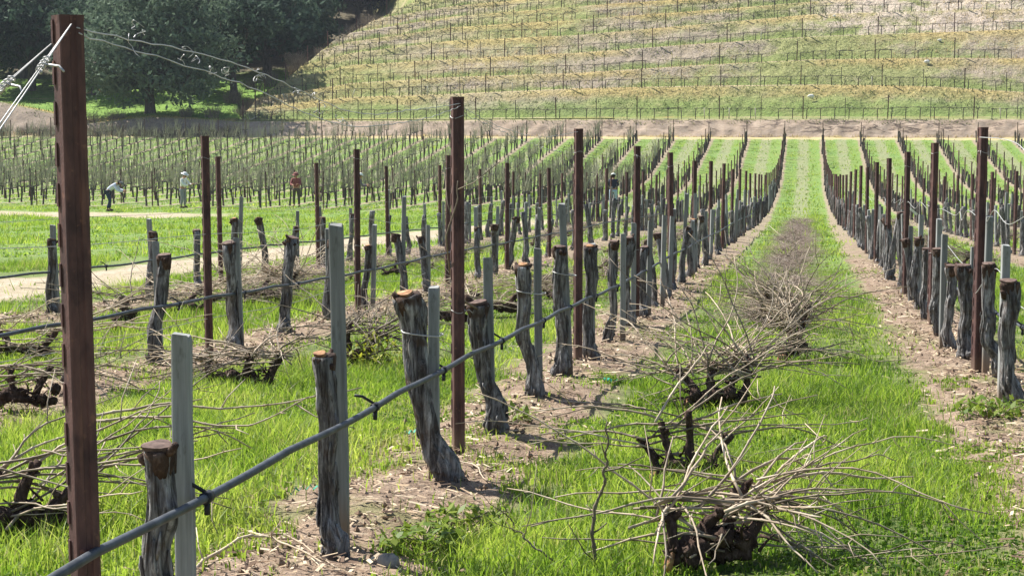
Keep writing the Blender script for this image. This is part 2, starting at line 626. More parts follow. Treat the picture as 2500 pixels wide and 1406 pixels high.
# straw, wood chips and dead leaves on the bare strips
q = NT('straw_chips')
t = q.attr('tint')
M['chips'] = q.done(q.ramp(t, [(0, (.045, .028, .02)), (.35, (.16, .10, .065)), (.6, (.42, .31, .20)), (1, (.66, .55, .40))]), .85)
n = 30000
rows_x = np.array([XR1 - W * k for k in range(-2, 4)])
yy = 4.6 * (34 / 4.6) ** rng.random(n)
xx = rows_x[rng.integers(0, len(rows_x), n)] + rng.normal(0, .27, n)
L = (.006 + .030 * rng.random(n) ** 2.4) * (1 + yy / 30); wd = (.0018 + .0038 * rng.random(n) ** 1.5) * (1 + yy / 25)
az = rng.random(n) * np.pi; tl = (rng.random(n) - .5) * .9
dx, dy, dz = np.cos(az) * L, np.sin(az) * L, np.sin(tl) * L * .6
px, py = -np.sin(az) * wd, np.cos(az) * wd
zz = zf_np(xx, yy) + .012 + .018 * rng.random(n)
c0 = np.stack([xx, yy, zz], -1); d = np.stack([dx, dy, dz], -1); p = np.stack([px, py, wd * (rng.random(n) - .5)], -1)
V = np.stack([c0 - d - p, c0 + d - p, c0 + d + p, c0 - d + p], 1).reshape(-1, 3)
me = np_mesh('straw_litter', V, [np.arange(n)[:, None] * 4 + np.array([[0, 1, 2, 3]])], M['chips'], {'tint': np.repeat(rng.random(n), 4)}, False)
tag(ob('straw_litter', me), kind='stuff')
# clods of earth
n = 9000
yy = 4.6 * (26 / 4.6) ** rng.random(n)
xx = rows_x[rng.integers(0, len(rows_x), n)] + rng.normal(0, .24, n)
s = (.004 + .013 * rng.random(n) ** 2.5) * (1 + yy / 40)
ico = np.array([[1, 0, 0], [-1, 0, 0], [0, 1, 0], [0, -1, 0], [0, 0, 1], [0, 0, -1]], float)
fac = np.array([[0, 2, 4], [2, 1, 4], [1, 3, 4], [3, 0, 4], [2, 0, 5], [1, 2, 5], [3, 1, 5], [0, 3, 5]])
V = np.stack([xx, yy, zf_np(xx, yy) + s * .4], -1)[:, None, :] + ico[None] * (s[:, None, None] * (.6 + .8 * rng.random((n, 6, 1))))
q = NT('earth_clods')
M['clod'] = q.done(q.ramp(q.noise(q.pos(), 9, 4), [(.3, (.16, .105, .07)), (.7, (.44, .335, .24))]), .95)
me = np_mesh('earth_clods', V.reshape(-1, 3), [(np.arange(n)[:, None, None] * 6 + fac[None]).reshape(-1, 3)], M['clod'], None, False)
tag(ob('earth_clods', me), kind='stuff')
# ------------------------------------------------------------------ building blocks of the vineyard
ORD = ('first second third fourth fifth sixth seventh eighth ninth tenth eleventh twelfth thirteenth fourteenth fifteenth sixteenth '
       'seventeenth eighteenth nineteenth twentieth').split()
ROWN = {0: 'row right of the main aisle', -1: 'row left of the main aisle', -2: 'second row left of the main aisle',
        -3: 'third row left by the dirt track', 1: 'second row right of the main aisle', 2: 'third row right of the main aisle'}


def catmull(P, m):
    P = [Vector(p) for p in P]
    Q = [P[0] * 2 - P[1]] + P + [P[-1] * 2 - P[-2]]
    out = []
    for i in range(m + 1):
        s = i / m * (len(P) - 1); k = min(int(s), len(P) - 2); t = s - k
        a, b, c, d = Q[k], Q[k + 1], Q[k + 2], Q[k + 3]
        out.append(.5 * ((2 * b) + (c - a) * t + (2 * a - 5 * b + 4 * c - d) * t * t + (3 * b - a - 3 * c + d) * t * t * t))
    return out


def steel_post_mesh(H=1.8, teeth=True):
    b = MB()
    w, d, t, r = .029, .030, .0045, .008
    # C section: back web towards -Y (facing the camera), flanges going to +Y with small lips
    outer = [(-w, d), (-w, -d + r), (-w + r * .3, -d + r * .3), (-w + r, -d), (-.009, -d), (-.005, -d + .004), (.005, -d + .004), (.009, -d),
             (w - r, -d), (w - r * .3, -d + r * .3), (w, -d + r), (w, d), (w - .012, d)]
    inner = [(w - .012, d - t), (w - t, d - t), (w - t, -d + r), (w - r, -d + t), (-w + r, -d + t), (-w + t, -d + r), (-w + t, d - t), (-w + .012, d - t), (-w + .012, d)]
    pr = outer + inner
    zs = [-.25, H - .02, H]
    n = len(pr)
    for z in zs:
        for x, y in pr:
            s = 1.05 if z == H else 1
            b.v.append(Vector((x * s, y * s, z)))
    for j in range(len(zs) - 1):
        for k in range(n):
            a0, b0 = j * n + k, j * n + (k + 1) % n
            b.f.append((a0, b0, b0 + n, a0 + n)); b.m.append(0)
    top = 2 * n
    no = len(outer)
    pairs = [(0, n - 1), (0, n - 2)]
    b.f.append(tuple(top + k for k in range(n))); b.m.append(0)
    if teeth:
        z = .12
        while z < H - .06:
            for sx in (-1, 1):
                b.box((sx * w - (.004 if sx < 0 else -.0005), d - .014, z), (sx * w + (.004 if sx > 0 else -.0005), d - .002, z + .055))
            z += .095
    return b.mesh('steel_post', M['rust'], False)


POST = steel_post_mesh()
POSTF = steel_post_mesh(1.8, False)


def tie_mesh(rx, ry, r=.003, tail=.05, seed=0):
    rn = random.Random(seed)
    b = MB()
    pts = []
    for k in range(13):
        a = 2 * math.pi * k / 12
        pts.append((rx * math.cos(a), ry * math.sin(a), .008 * math.sin(a * 2 + seed)))
    b.tube(pts, r, 5)
    b.tube([pts[0], (rx + tail * .5, rn.uniform(-.02, .02), .01), (rx + tail, rn.uniform(-.03, .03), rn.uniform(-.03, .03))], r, 5)
    return b.mesh('wire_tie', M['wire'])


TIE = [tie_mesh(.036, .037, .0018, .04, k) for k in range(3)]


def trunk_mesh(path, rad, seed, n=16, m=26, strips=9):
    rn = random.Random(seed)
    ph = [rn.uniform(0, 6.28) for _ in range(6)]
    P = catmull(path, m)
    wx, wy = rn.uniform(.006, .014), rn.uniform(.006, .014)
    P = [p + Vector((wx * math.sin(9 * i / m + ph[5]) + .006 * math.sin(21 * i / m + ph[2]), wy * math.sin(8 * i / m + ph[1]), 0)) for i, p in enumerate(P)]
    knots = [(rn.uniform(0, 6.28), rn.uniform(.05, .95), rn.uniform(.12, .38), rn.uniform(.35, .7), rn.uniform(.025, .05)) for _ in range(7)]
    R_ = [rad[min(int(i / m * (len(rad) - 1)), len(rad) - 2)] for i in range(m + 1)]
    R_ = []
    for i in range(m + 1):
        s = i / m * (len(rad) - 1); k = min(int(s), len(rad) - 2)
        R_.append(rad[k] + (rad[k + 1] - rad[k]) * (s - k))

    def fn(a, t):
        kn = sum(k_[2] * math.exp(-((math.sin((a - k_[0]) / 2) * 2 / k_[3]) ** 2) - ((t - k_[1]) / k_[4]) ** 2) for k_ in knots)
        return (1 + kn + .11 * math.sin(3 * a + ph[0] + 5 * t) + .09 * math.sin(6 * a + ph[1] - 7 * t) + .075 * math.sin(11 * a + ph[2] + 3 * t + 1.5 * math.sin(14 * t)) + .05 * math.sin(17 * a + ph[0] - 6 * t + 2 * math.sin(9 * t)) + .035 * math.sin(5 * a + 61 * t + ph[3])
                + .07 * math.sin(23 * t + ph[3]) * math.sin(2 * a + ph[4]))
    b = MB()
    b.tube(P, R_, n, True, fn)
    for s in range(strips):                      # shreds of loose bark
        a = rn.uniform(0, 6.28); i0 = rn.randint(1, m - 8); ln = rn.randint(4, 8)
        pr = []
        for i in range(i0, i0 + ln):
            r = R_[i] * (1.10 + .12 * math.sin((i - i0) / ln * 3.1) * rn.uniform(.5, 1.5))
            pr.append(P[i] + Vector((math.cos(a), math.sin(a), 0)) * r)
            a += rn.uniform(-.06, .06)
        b.tube(pr, [.004 + .003 * math.sin(k / max(1, ln - 1) * 3.14) for k in range(ln)], 4)
    return b.mesh('vine_stump', M['bark'])


def cut_head(parent, top, r, seed, big=True, lean=(0, 0), bright=False):
    """dark knob of old wood at the top of a stump with its sawn face and a few stubs"""
    rn = random.Random(seed)
    top = Vector(top)
    b = MB()
    ax = Vector((lean[0], lean[1], 1)).normalized()
    h = r * rn.uniform(1.5, 2.3)

    def fn(a, t):
        return 1 + .15 * math.sin(3 * a + seed) + .09 * math.sin(7 * a + 2 * seed + 4 * t)
    b.tube([top - ax * h * .9, top - ax * h * .45, top - ax * h * .1, top + ax * r * .18], [r * .86, r * 1.02, r * 1.10, r * 1.03], 12, True, fn)
    for k in range(rn.randint(1, 3)):
        a = rn.uniform(0, 6.28); d = Vector((math.cos(a), math.sin(a), rn.uniform(.0, .9))).normalized()
        s = top - ax * h * rn.uniform(.15, .7) + d * r * .7
        b.tube([s, s + d * r * rn.uniform(.4, .7), s + d * r * rn.uniform(.75, 1.15) + Vector((0, 0, .01))], [r * .35, r * .32, r * .22], 6)
    hd = ob('cut_head', b.mesh('cut_head', M['head']), parent=parent)
    b = MB()
    up = ax
    s = top + ax * r * .19
    u = up.orthogonal().normalized(); w_ = up.cross(u)
    ring0, ring1 = [], []
    N = 14
    off = ((u * rn.uniform(-.25, .25) + w_ * rn.uniform(-.25, .25)) * r if bright else Vector((0, 0, 0)))
    k_ = .64 if bright else .98
    for k in range(N):
        a = 2 * math.pi * k / N
        rr = r * k_ * (1 + .10 * math.sin(3 * a + seed))
        ring0.append(s + off + u * math.cos(a) * rr + w_ * math.sin(a) * rr)
    hgt = .012
    b.v = ring0 + [p + up * hgt + (-u * .004) for p in ring0] + [s + off + up * (hgt + .004)]
    for k in range(N):
        b.f.append((k, (k + 1) % N, N + (k + 1) % N, N + k)); b.m.append(0)
        b.f.append((N + k, N + (k + 1) % N, 2 * N)); b.m.append(0)
    ob('cut_face', b.mesh('cut_face', M['cut' if bright else 'cut2'], False), parent=hd)
    return hd


def stake_mesh(seed):
    rn = random.Random(seed)
    b = MB()
    w = .0255
    c = .004
    pr = [(-w, -w + c), (-w + c, -w), (w - c, -w), (w, -w + c), (w, w - c), (w - c, w), (-w + c, w), (-w, w - c)]
    zs = [-.2, 0, .25, .5, .75, .985, 1.0]
    for z in zs:
        ox, oy = rn.uniform(-.002, .002), rn.uniform(-.002, .002)
        tw = 1.0 if z < 1 else .93
        for k, (x, y) in enumerate(pr):
            zz = z + (.006 * math.sin(k + seed) if z > .97 else 0)
            b.v.append(Vector((x * tw + ox, y * tw + oy, zz)))
    for j in range(len(zs) - 1):
        for k in range(8):
            a0, b0 = j * 8 + k, j * 8 + (k + 1) % 8
            b.f.append((a0, b0, b0 + 8, a0 + 8)); b.m.append(0)
    n = len(zs) - 1
    b.f.append(tuple(n * 8 + k for k in range(8))); b.m.append(0)
    return b.mesh('wooden_stake', M['stake'], False)


STAKE = [stake_mesh(k) for k in range(4)]
count = {'post': 0, 'stump': 0, 'stake': 0}

# ------------------------------------------------------------------ steel posts
posts = []
for k in range(-4, 24):
    X0 = XR1 + W * k
    first = {-3: 3.62, -2: 4.10}.get(k, 4.025)
    y = first - (.0 if k == -1 else .2 if k == 0 else .05)
    if k < -3:
        continue
    i = 0
    while y < 149.5:
        posts.append((X0, y, k, i)); y += 4.895; i += 1
for k in range(-26, -3):
    X0 = XR1 + W * k
    y = 84.5 + 1.2 * math.sin(k * 1.7)
    i = 0
    while y < 149.5:
        posts.append((X0, y, k, i)); y += 4.895; i += 1
posts = [p for p in posts if in_view((p[0], p[1], zf(p[0], p[1]) + .9), 60) or (p[1] < 10 and abs(p[0]) < 3)]
posts.sort(key=lambda p: p[1])
PSIZE = {-1: 1.0, 0: 1.0, -2: .965, -3: .955}
rn = random.Random(5)
rest = MB()
nseen = {}
for (x, y, k, i) in posts:
    z = zf(x, y)
    hs = PSIZE.get(k, .97) * rn.uniform(.98, 1.015)
    if k == -1 and i < 5: hs = 1.0
    tx, ty = rn.uniform(-.012, .012), rn.uniform(-.012, .012)
    if k == -1 and i < 4: tx = ty = 0
    rz = R(24 + rn.uniform(-3, 5))
    if count['post'] >= 300:
        m = POSTF
        Mx = Matrix.Translation((x, y, z)) @ Euler((tx, ty, rz)).to_matrix().to_4x4() @ Matrix.Diagonal((1, 1, hs, 1))
        rest.box((x - .028, y - .028, z - .2), (x + .028, y + .028, z + 1.8 * hs))
        continue
    if k == -1 and i == 0: x, hs, z, ty, rz = -1.690, 1.0, .0, -.008, R(42)
    o = ob('steel_post', POST if y < 60 else POSTF, (x, y, z), (tx, ty, rz), (1, 1, hs))
    count['post'] += 1
    nseen[k] = nseen.get(k, 0) + 1
    s = nseen[k]
    if y < 60 and k in ROWN and s <= 12:
        what = 'tall rusty steel post' if y < 25 else 'rusty steel post'
        if k == -1 and i == 0:
            lab = 'tall rusty steel end post with guy wires, nearest and tallest in the picture'
        else:
            lab = f'{what}, {ORD[s - 1]} in the {ROWN[k]}'
        tag(o, lab, 'post', 'rusty trellis posts')
    elif k in ROWN and y < 84:
        tag(o, f'rusty post farther down the {ROWN[k]}', 'post', f'distant posts of the {ROWN[k]}')
    elif k < -3:
        tag(o, 'thin dark post among the uncut vines beyond the dirt track', 'post', 'posts of the uncut far block')
    else:
        tag(o, 'thin dark post in the far cut rows rising to the bank', 'post', 'posts of the far cut rows')
    if y < 26 and k in (-1, 0, -2):
        for hz in ((1.70, .72) if i % 2 else (1.62,)):
            ob('wire_tie', TIE[(i + k) % 3], (0, 0, hz), (0, 0, rn.uniform(0, 6)), parent=o) if i else None
if rest.v:
    tag(ob('distant_posts', rest.mesh('distant_posts', M['rust'], False)), 'many thin dark posts at the far end of the vineyard', 'posts', kind='stuff')

# ------------------------------------------------------------------ stumps and stakes
def simple_trunk(seed, n=14, m=22, low=False):
    rn = random.Random(seed)
    h = rn.uniform(.74, .92)
    r0 = rn.uniform(.036, .052)
    lx, ly = rn.uniform(-.10, .10), rn.uniform(-.06, .06)
    kx = rn.uniform(-.05, .05)
    path = [(-.02 + kx, 0, -.1), (kx, 0, .03), (kx * .6 + .01, .01, .14), (kx * .1 + lx * .3, ly * .4, h * .5), (lx, ly, h)]
    rad = [r0 * 1.2, r0 * 1.22, r0 * .95, r0 * .88, r0 * .98]
    if low:
        b = MB()
        ph = rn.uniform(0, 6)
        b.tube(catmull(path, 6), [r0 * 1.6, r0 * 1.5, r0 * 1.25, r0 * 1.2, r0 * 1.15, r0 * 1.2, r0 * 1.4], 6, True, lambda a, t: 1 + .15 * math.sin(3 * a + ph + 6 * t))
        return b.mesh('vine_stump', M['farbark']), (lx, ly, h), r0
    return trunk_mesh(path, rad, seed, n, m), (lx, ly, h), r0


PROT = [simple_trunk(100 + s, 18, 24) for s in range(10)]
LOW = [simple_trunk(200 + s, low=True) for s in range(6)]
STW = []     # where the stumps are, for the hoses


def stump(x, y, me, rot=0.0, sc=1.0, label=None, group=None):
    o = ob('vine_stump', me, (x, y, zf(x, y)), (0, 0, rot), (sc, sc, sc))
    tag(o, label, 'vine stump', group)
    count['stump'] += 1
    return o


def stake(x, y, h, seed=0, tilt=(0, 0), rot=.2, label=None, group=None):
    o = ob('wooden_stake', STAKE[seed % 4], (x, y, zf(x, y)), (tilt[1], tilt[0], rot), (1, 1, h))
    tag(o, label, 'stake', group)
    count['stake'] += 1
    return o


# hand measured stumps:  x, y, height, lean(x), kink, radius, bright cut, stake (dx, dy, height, tilt), words
L1 = XR1 - W
near_l1 = [
    (L1, 4.63, .645, .0, .0, .038, False, (.012, .16, .95, 0.0), 'thick grey vine stump with sawn flat top in the front left corner'),
    (L1 + .02, 6.34, .74, -.02, .02, .034, True, (.00, .17, 1.225, -.012), 'slim vine stump with orange splintered top beside the tall pale stake'),
    (L1 + .09, 8.02, .855, -.15, .09, .052, True, (-.05, .10, .90, 0.0), 'leaning thick vine stump with orange sawn face and swollen foot'),
    (L1 + .075, 9.55, .70, -.09, .03, .047, False, (-.03, .08, .95, -.02), 'leaning vine stump with a long cane, just behind the second post'),
    (L1 + .04, 11.2, .83, -.07, .02, .042, True, (.02, .12, .93, -.01), 'grey vine stump with round pale sawn end and dark knob'),
    (L1 + .01, 12.74, .92, -.01, -.02, .042, False, (.06, .05, 1.24, -.05), 'vine stump with shaggy dark head beside a tall leaning stake'),
    (L1 + .05, 14.15, .90, .0, .02, .045, True, (.0, .16, .93, 0.0), 'vine stump with fresh orange chip just behind the third post'),
    (L1 + .03, 15.9, .88, .03, -.03, .036, False, (.10, .10, .95, 0.0), 'slender vine stump with pale foot between third and fourth posts'),
    (L1 + .04, 17.4, .86, .0, .03, .045, False, (.04, .12, 1.0, 0.0), 'dark vine stump standing just before the fourth post'),
]
near_r1 = [
    (XR1 + .01, 11.45, .78, -.03, .03, .048, False, (-.04, .12, 1.02, 0.0), 'nearest gnarled grey stump at the right edge of the picture'),
    (XR1 + .06, 13.0, .80, -.09, .09, .042, False, (.0, .55, 1.16, 0.0), 'sharply kinked grey stump in front of the tall right post'),
    (XR1 + .02, 14.7, .74, -.04, .03, .050, False, (.05, .12, .9, 0.0), 'thick smooth stump with wide flat top left of the tall right post'),
    (XR1 - .02, 15.9, .72, .0, .03, .040, False, (-.05, .16, 1.0, 0.0), 'slim stump with pale streaks and brown foot in the right row'),
    (XR1 - .02, 17.3, .80, -.02, .06, .042, False, (.0, .12, 1.1, 0.0), 'tall knobbly stump leaning at its foot in the right row'),
    (XR1 - .03, 19.0, .72, .0, .03, .036, False, (.05, .12, .95, 0.0), 'thin short stump behind the knobbly one in the right row'),
    (XR1 - .02, 20.5, .78, .0, .07, .046, False, (.03, .12, 1.05, 0.0), 'pale stump with a big swollen foot in the right row'),
]
sd_ = 300
for (x, y, h, lx, kx, r0, br, stk, words) in near_l1 + near_r1:
    sd_ += 1
    rn = random.Random(sd_)
    if 'sharply kinked' in words:
        path = [(.03, -.02, -.1), (.035, -.02, .06), (.03, -.01, .16), (-.035, .0, .27), (-.055, .0, .42), (-.055, .0, .6), (-.05, 0, h)]
        rad = [r0 * 1.2, r0 * 1.15, r0 * 1.1, r0 * 1.05, r0 * .98, r0 * .95, r0]
    else:
        path = [(kx * .5, 0, -.1), (kx * .4, 0, .02), (kx * .2, 0, .09), (-kx * .5, 0, .22), (lx * .45 - kx * .3 + rn.uniform(-.01, .01), .0, h * .5), (lx * .8, rn.uniform(-.02, .02), h * .78), (lx, 0, h)]
        foot = 1.25 if 'swollen foot' in words else 1.2
        rad = [r0 * foot, r0 * foot * 1.04, r0 * (foot * .98), r0 * .86, r0 * .88, r0 * .96, r0 * (1.18 if h > .85 and br else 1.02)]
    o = stump(x, y, trunk_mesh(path, rad, sd_, 40, 60, 26), 0, 1, words, 'vine stumps of the front rows')
    cut_head(o, (lx if 'sharply' not in words else -.05, 0, h), r0 * (1.12 if not br else 1.05), sd_, True, (lx * .8, -.25 if br else -.12), br)
    if 'swollen foot and' in words or 'orange sawn face' in words or 'round pale' in words or 'shaggy' in words:
        t = MB()
        zt = h * .82
        cx = lx * .80
        pts = [(cx - r0 * 1.15, -.01, zt), (cx - r0 * .4, -r0 * 1.2, zt - .006), (stk[0] * .6 + .02, -r0 * .9, zt - .02), (stk[0] + .035, stk[1] - .02, zt - .03),
               (stk[0] + .03, stk[1] + .035, zt - .03), (cx, r0 * 1.3, zt - .01), (cx - r0 * 1.15, -.01, zt)]
        t.tube(catmull(pts, 24), .0035, 5)
        ob('twine', t.mesh('twine', M['wire']), parent=o)
    st_w = words.replace('vine stump', 'stump')
    what = {True: 'tall pale', False: 'weathered grey'}[stk[2] > 1.1]
    stake(x + stk[0], y + stk[1], stk[2], sd_, (stk[3], 0), .12, ' '.join(f'{what} stake by the {st_w}'.split()[:16]), 'wooden stakes of the front rows')
STN = {}
for k in (-1, 0, -2, -3, 1, 2, 3, 4):
    X0 = XR1 + W * k
    y = {-1: 18.95, 0: 22.0, -2: 7.96, -3: 8.2, 1: 28, 2: 44, 3: 70, 4: 84}[k]
    rn = random.Random(60 + k)
    i = 0
    yend = 84 if k > -3 else 78
    if k == 0: yend = 110
    if k == -1: yend = 104
    while y < yend:
        yy = y + rn.uniform(-.10, .10)
        xx = X0 + rn.uniform(-.05, .05)
        skip = rn.random() < .06
        ok = in_view((xx, yy, zf(xx, yy) + .4), 40)
        i += 1
        if ok and not skip and count['stump'] < 296:
            STN[k] = STN.get(k, 0) + 1
            s = STN[k]
            near = y < 30
            me, top, r0 = PROT[rn.randrange(len(PROT))] if y < 60 else LOW[rn.randrange(len(LOW))]
            off = {-1: 9, 0: 7}.get(k, 0)
            if near and s + off <= 20:
                lab, grp = f'grey vine stump, {ORD[s + off - 1]} from the front in the {ROWN[k]}', 'vine stumps in numbered places along the rows'
            elif k in ROWN:
                lab, grp = f'small grey vine stump far along the {ROWN[k]}', f'stumps far along the {ROWN[k]}'
            else:
                lab, grp = 'small grey vine stump in the outer rows at the right edge', 'stumps of the outer right rows'
            o = stump(xx, yy, me, rn.uniform(0, 6.28), rn.uniform(.88, 1.10), lab, grp)
            if near:
                cut_head(o, top, r0 * 1.08, 500 + i + k * 40, False, (rn.uniform(-.2, .2), rn.uniform(-.3, .1)), rn.random() < .07)
            if rn.random() < (.82 if y < 40 else .6) and count['stake'] < 280:
                hh = rn.choice((.85, .92, .95, 1.0, 1.05, 1.15, 1.25))
                if near and s + off <= 20:
                    lab, grp = f'wooden stake tied by the {ORD[s + off - 1]} stump of the {ROWN[k]}', 'wooden stakes in numbered places along the rows'
                elif k in ROWN:
                    lab, grp = f'small wooden stake far along the {ROWN[k]}', f'stakes far along the {ROWN[k]}'
                else:
                    lab, grp = 'small wooden stake in the outer rows at the right edge', 'stakes of the outer right rows'
                stake(xx + rn.uniform(-.04, .08), yy + rn.uniform(.06, .16), hh, rn.randrange(4), (rn.uniform(-.04, .04), rn.uniform(-.03, .03)), rn.uniform(-.2, .5), lab, grp)
        y += 1.6 if k == -2 else 1.555

# stumps of the far cut rows, beyond the dip
rest = MB()
low_v = [(np.array([tuple(v.co) for v in m.vertices]), [tuple(p.vertices) for p in m.polygons]) for m, _, _ in LOW]
rn = random.Random(77)
rv, rf = [], []
fst = MB()
for k in range(-6, 7):
    X0 = XR1 + W * k
    y = {0: 110.5, -1: 104.5}.get(k, 85)
    while y < 148:
        xx, yy = X0 + rn.uniform(-.06, .06), y + rn.uniform(-.15, .15)
        if in_view((xx, yy, zf(xx, yy)), 20):
            vv, ff = low_v[rn.randrange(len(low_v))]
            a = rn.uniform(0, 6.28); s = rn.uniform(.9, 1.15)
            Rm = np.array([[math.cos(a), -math.sin(a), 0], [math.sin(a), math.cos(a), 0], [0, 0, 1]]) * s
            base = sum(len(z_) for z_ in rv)
            if rn.random() < .7:
                hs_ = rn.choice((.9, 1.0, 1.1, 1.25))
                fst.box((xx - .03, yy + .1, zf(xx, yy) - .1), (xx + .03, yy + .16, zf(xx, yy) + hs_))
            rv.append(vv @ Rm.T + np.array([xx, yy, zf(xx, yy)]))
            rf += [tuple(base + i for i in f) for f in ff]
        y += 1.56
me = bpy.data.meshes.new('distant_stumps')
me.from_pydata(np.concatenate(rv).tolist(), [], rf); me.materials.append(M['farbark'])
tag(ob('distant_stumps', me), 'rows of tiny dark stumps on the slope below the bank', 'vine stumps', kind='stuff')

tag(ob('distant_stakes', fst.mesh('distant_stakes', M['stake'], False)), 'tiny wooden stakes among the far cut rows', 'stakes', kind='stuff')

# ------------------------------------------------------------------ uncut vines with their canes (far left block)
def pruned_vine_mesh(seed, canes=20, low=False):
    rn = random.Random(seed)
    b = MB()
    h = rn.uniform(.72, .86)
    lx = rn.uniform(-.1, .1)
    b.tube([(0, 0, -.1), (lx * .3, 0, .2), (lx, .02, h * .6), (lx, 0, h)], [.06, .046, .042, .044], 5)
    for s in (-1, 1):
        b.tube([(lx, 0, h - .04), (lx, s * .3, h + .03), (lx + rn.uniform(-.04, .04), s * .74, h + .01)], [.04, .032, .024], 4)
    for k in range(canes):
        y = rn.uniform(-.74, .74)
        L = rn.uniform(.45, 1.15)
        dx, dy = rn.uniform(-.35, .35), rn.uniform(-.3, .3)
        b.tube([(lx, y, h), (lx + dx * .35, y + dy * .4, h + L * .55), (lx + dx * L + rn.uniform(-.1, .1), y + dy, h + L)], [.010, .009, .007], 3, False, None, 1)
    return b.mesh('pruned_vine', [M['farbark'], M['farcane']], False)


UNCUT = [pruned_vine_mesh(k, 19) for k in range(8)]
rn = random.Random(15)
cand = []
for k in range(-26, -3):
    X0 = XR1 + W * k
    y = 83.5 + 1.2 * math.sin(k * 1.7) + rn.uniform(0, .5)
    while y < 148:
        xx, yy = X0 + rn.uniform(-.06, .06), y + rn.uniform(-.1, .1)
        if in_view((xx, yy, zf(xx, yy)), 15):
            cand.append((yy, xx))
        y += 1.56
cand.sort(key=lambda c: (c[0] - (0 if c[1] < -9 else 0)))
rv, rf, rm = [], [], []
fs2 = MB()
unc = [(np.array([tuple(v.co) for v in m.vertices]), [tuple(p.vertices) for p in m.polygons], [p.material_index for p in m.polygons]) for m in UNCUT]
nb = 0
for i, (yy, xx) in enumerate(cand):
    if xx > -15 and rn.random() < .5 and i >= 300:
        continue
    z_ = zf(xx, yy); t_ = rn.uniform(-.04, .04); h_ = rn.uniform(1.25, 1.75)
    fs2.tube([(xx + .05, yy - .1, z_ - .1), (xx + .05 + t_, yy - .1, z_ + h_)], .017, 4)
    j = rn.randrange(8); a = rn.choice((0, math.pi)) + rn.uniform(-.06, .06)
    s = rn.uniform(.92, 1.12)
    if i < 300:
        o = ob('pruned_vine', UNCUT[j], (xx, yy, zf(xx, yy)), (0, 0, a), (s, s, s))
        tag(o, 'uncut vine with dark trunk and haze of grey canes beyond the grass strip', 'vine', 'uncut vines at the front of the far left block')
    else:
        vv, ff, mm = unc[j]
        Rm = np.array([[math.cos(a), -math.sin(a), 0], [math.sin(a), math.cos(a), 0], [0, 0, 1]]) * s
        rv.append(vv @ Rm.T + np.array([xx, yy, zf(xx, yy)]))
        rf += [tuple(nb + t for t in f) for f in ff]; rm += mm
        nb += len(vv)
me = bpy.data.meshes.new('distant_vines')
me.from_pydata(np.concatenate(rv).tolist(), [], rf)
me.materials.append(M['farbark']); me.materials.append(M['farcane'])
me.polygons.foreach_set('material_index', rm)
tag(ob('distant_vines', me), 'mass of grey uncut vines filling the far left block', 'vines', kind='stuff')
tag(ob('thin_vine_stakes', fs2.mesh('thin_vine_stakes', M['farbark'], False)), 'countless thin dark stakes of the uncut far left block', 'stakes', kind='stuff')
print('COUNT', count, 'posts', len(posts), 'uncut', len(cand))
# ------------------------------------------------------------------ drip hoses
def hose(k, y0, y1, h, dx, r, label, clips, y_clip):
    rn = random.Random(900 + k)
    X0 = XR1 + W * k
    pts = []
    y = y0
    while y <= y1:
        ph = (y - 4.0) / 1.63
        pts.append((X0 + dx + .006 * math.sin(y * 1.3), y, float(np.interp(y, _yy, _zz)) + .03 + h - .012 * math.sin(math.pi * (ph % 1)) + .006 * math.sin(y * .7 + k)))
        y += .2 if y < 40 else .8
    b = MB()
    b.tube(pts, r, 8)
    o = tag(ob('drip_hose', b.mesh('drip_hose', M['hose'])), label, 'hose', 'drip hoses along the rows')
    for yc in clips:
        p = min(pts, key=lambda q_: abs(q_[1] - yc))
        c = MB()
        c.tube([(p[0], p[1] - .022, p[2]), (p[0], p[1] + .022, p[2])], r * 1.45, 8)
        c.tube([(p[0], p[1], p[2] - r * 1.2), (p[0], p[1], p[2] - .05)], .009, 6)
        c.tube([(p[0], p[1], p[2] + r), (p[0] - dx * .6, p[1] - .02, p[2] + .045), (p[0] - dx, p[1] - .03, p[2] + .05)], .006, 5)
        ob('hose_clip', c.mesh('hose_clip', M['black']), parent=o)
    return o


hose(-1, 2.6, 60, .50, .075, .0128, 'thick grey drip hose sloping across the front posts of the left row', (4.9, 6.75, 8.2, 9.8, 11.3, 12.8, 14.3, 15.9), 0)
hose(-2, 5.0, 60, .46, .06, .0130, 'dark drip hose along the second row left of the main aisle', (12.9, 14.5, 16.1), 0)
hose(-3, 6.0, 60, .46, .06, .0125, 'black drip hose along the third row by the dirt track', (18.9,), 0)
hose(0, 9.0, 60, .50, .085, .0130, 'blue grey drip hose behind the stumps of the right row', (11.6, 13.2), 0)


# ------------------------------------------------------------------ wires
def wire(pts, r, label, m=60, group='trellis wires', name='trellis_wire', seed=0, jit=0.0):
    rn = random.Random(seed)
    P = catmull(pts, m)
    if jit:
        P = [p + Vector((rn.uniform(-jit, jit), 0, rn.uniform(-jit, jit))) for p in P]
    b = MB()
    b.tube(P, r, 5)
    return tag(ob(name, b.mesh(name, M['wire'])), label, 'wire', group)


def Pz(x, y, h):
    return (x, y, zf(x, y) + h)


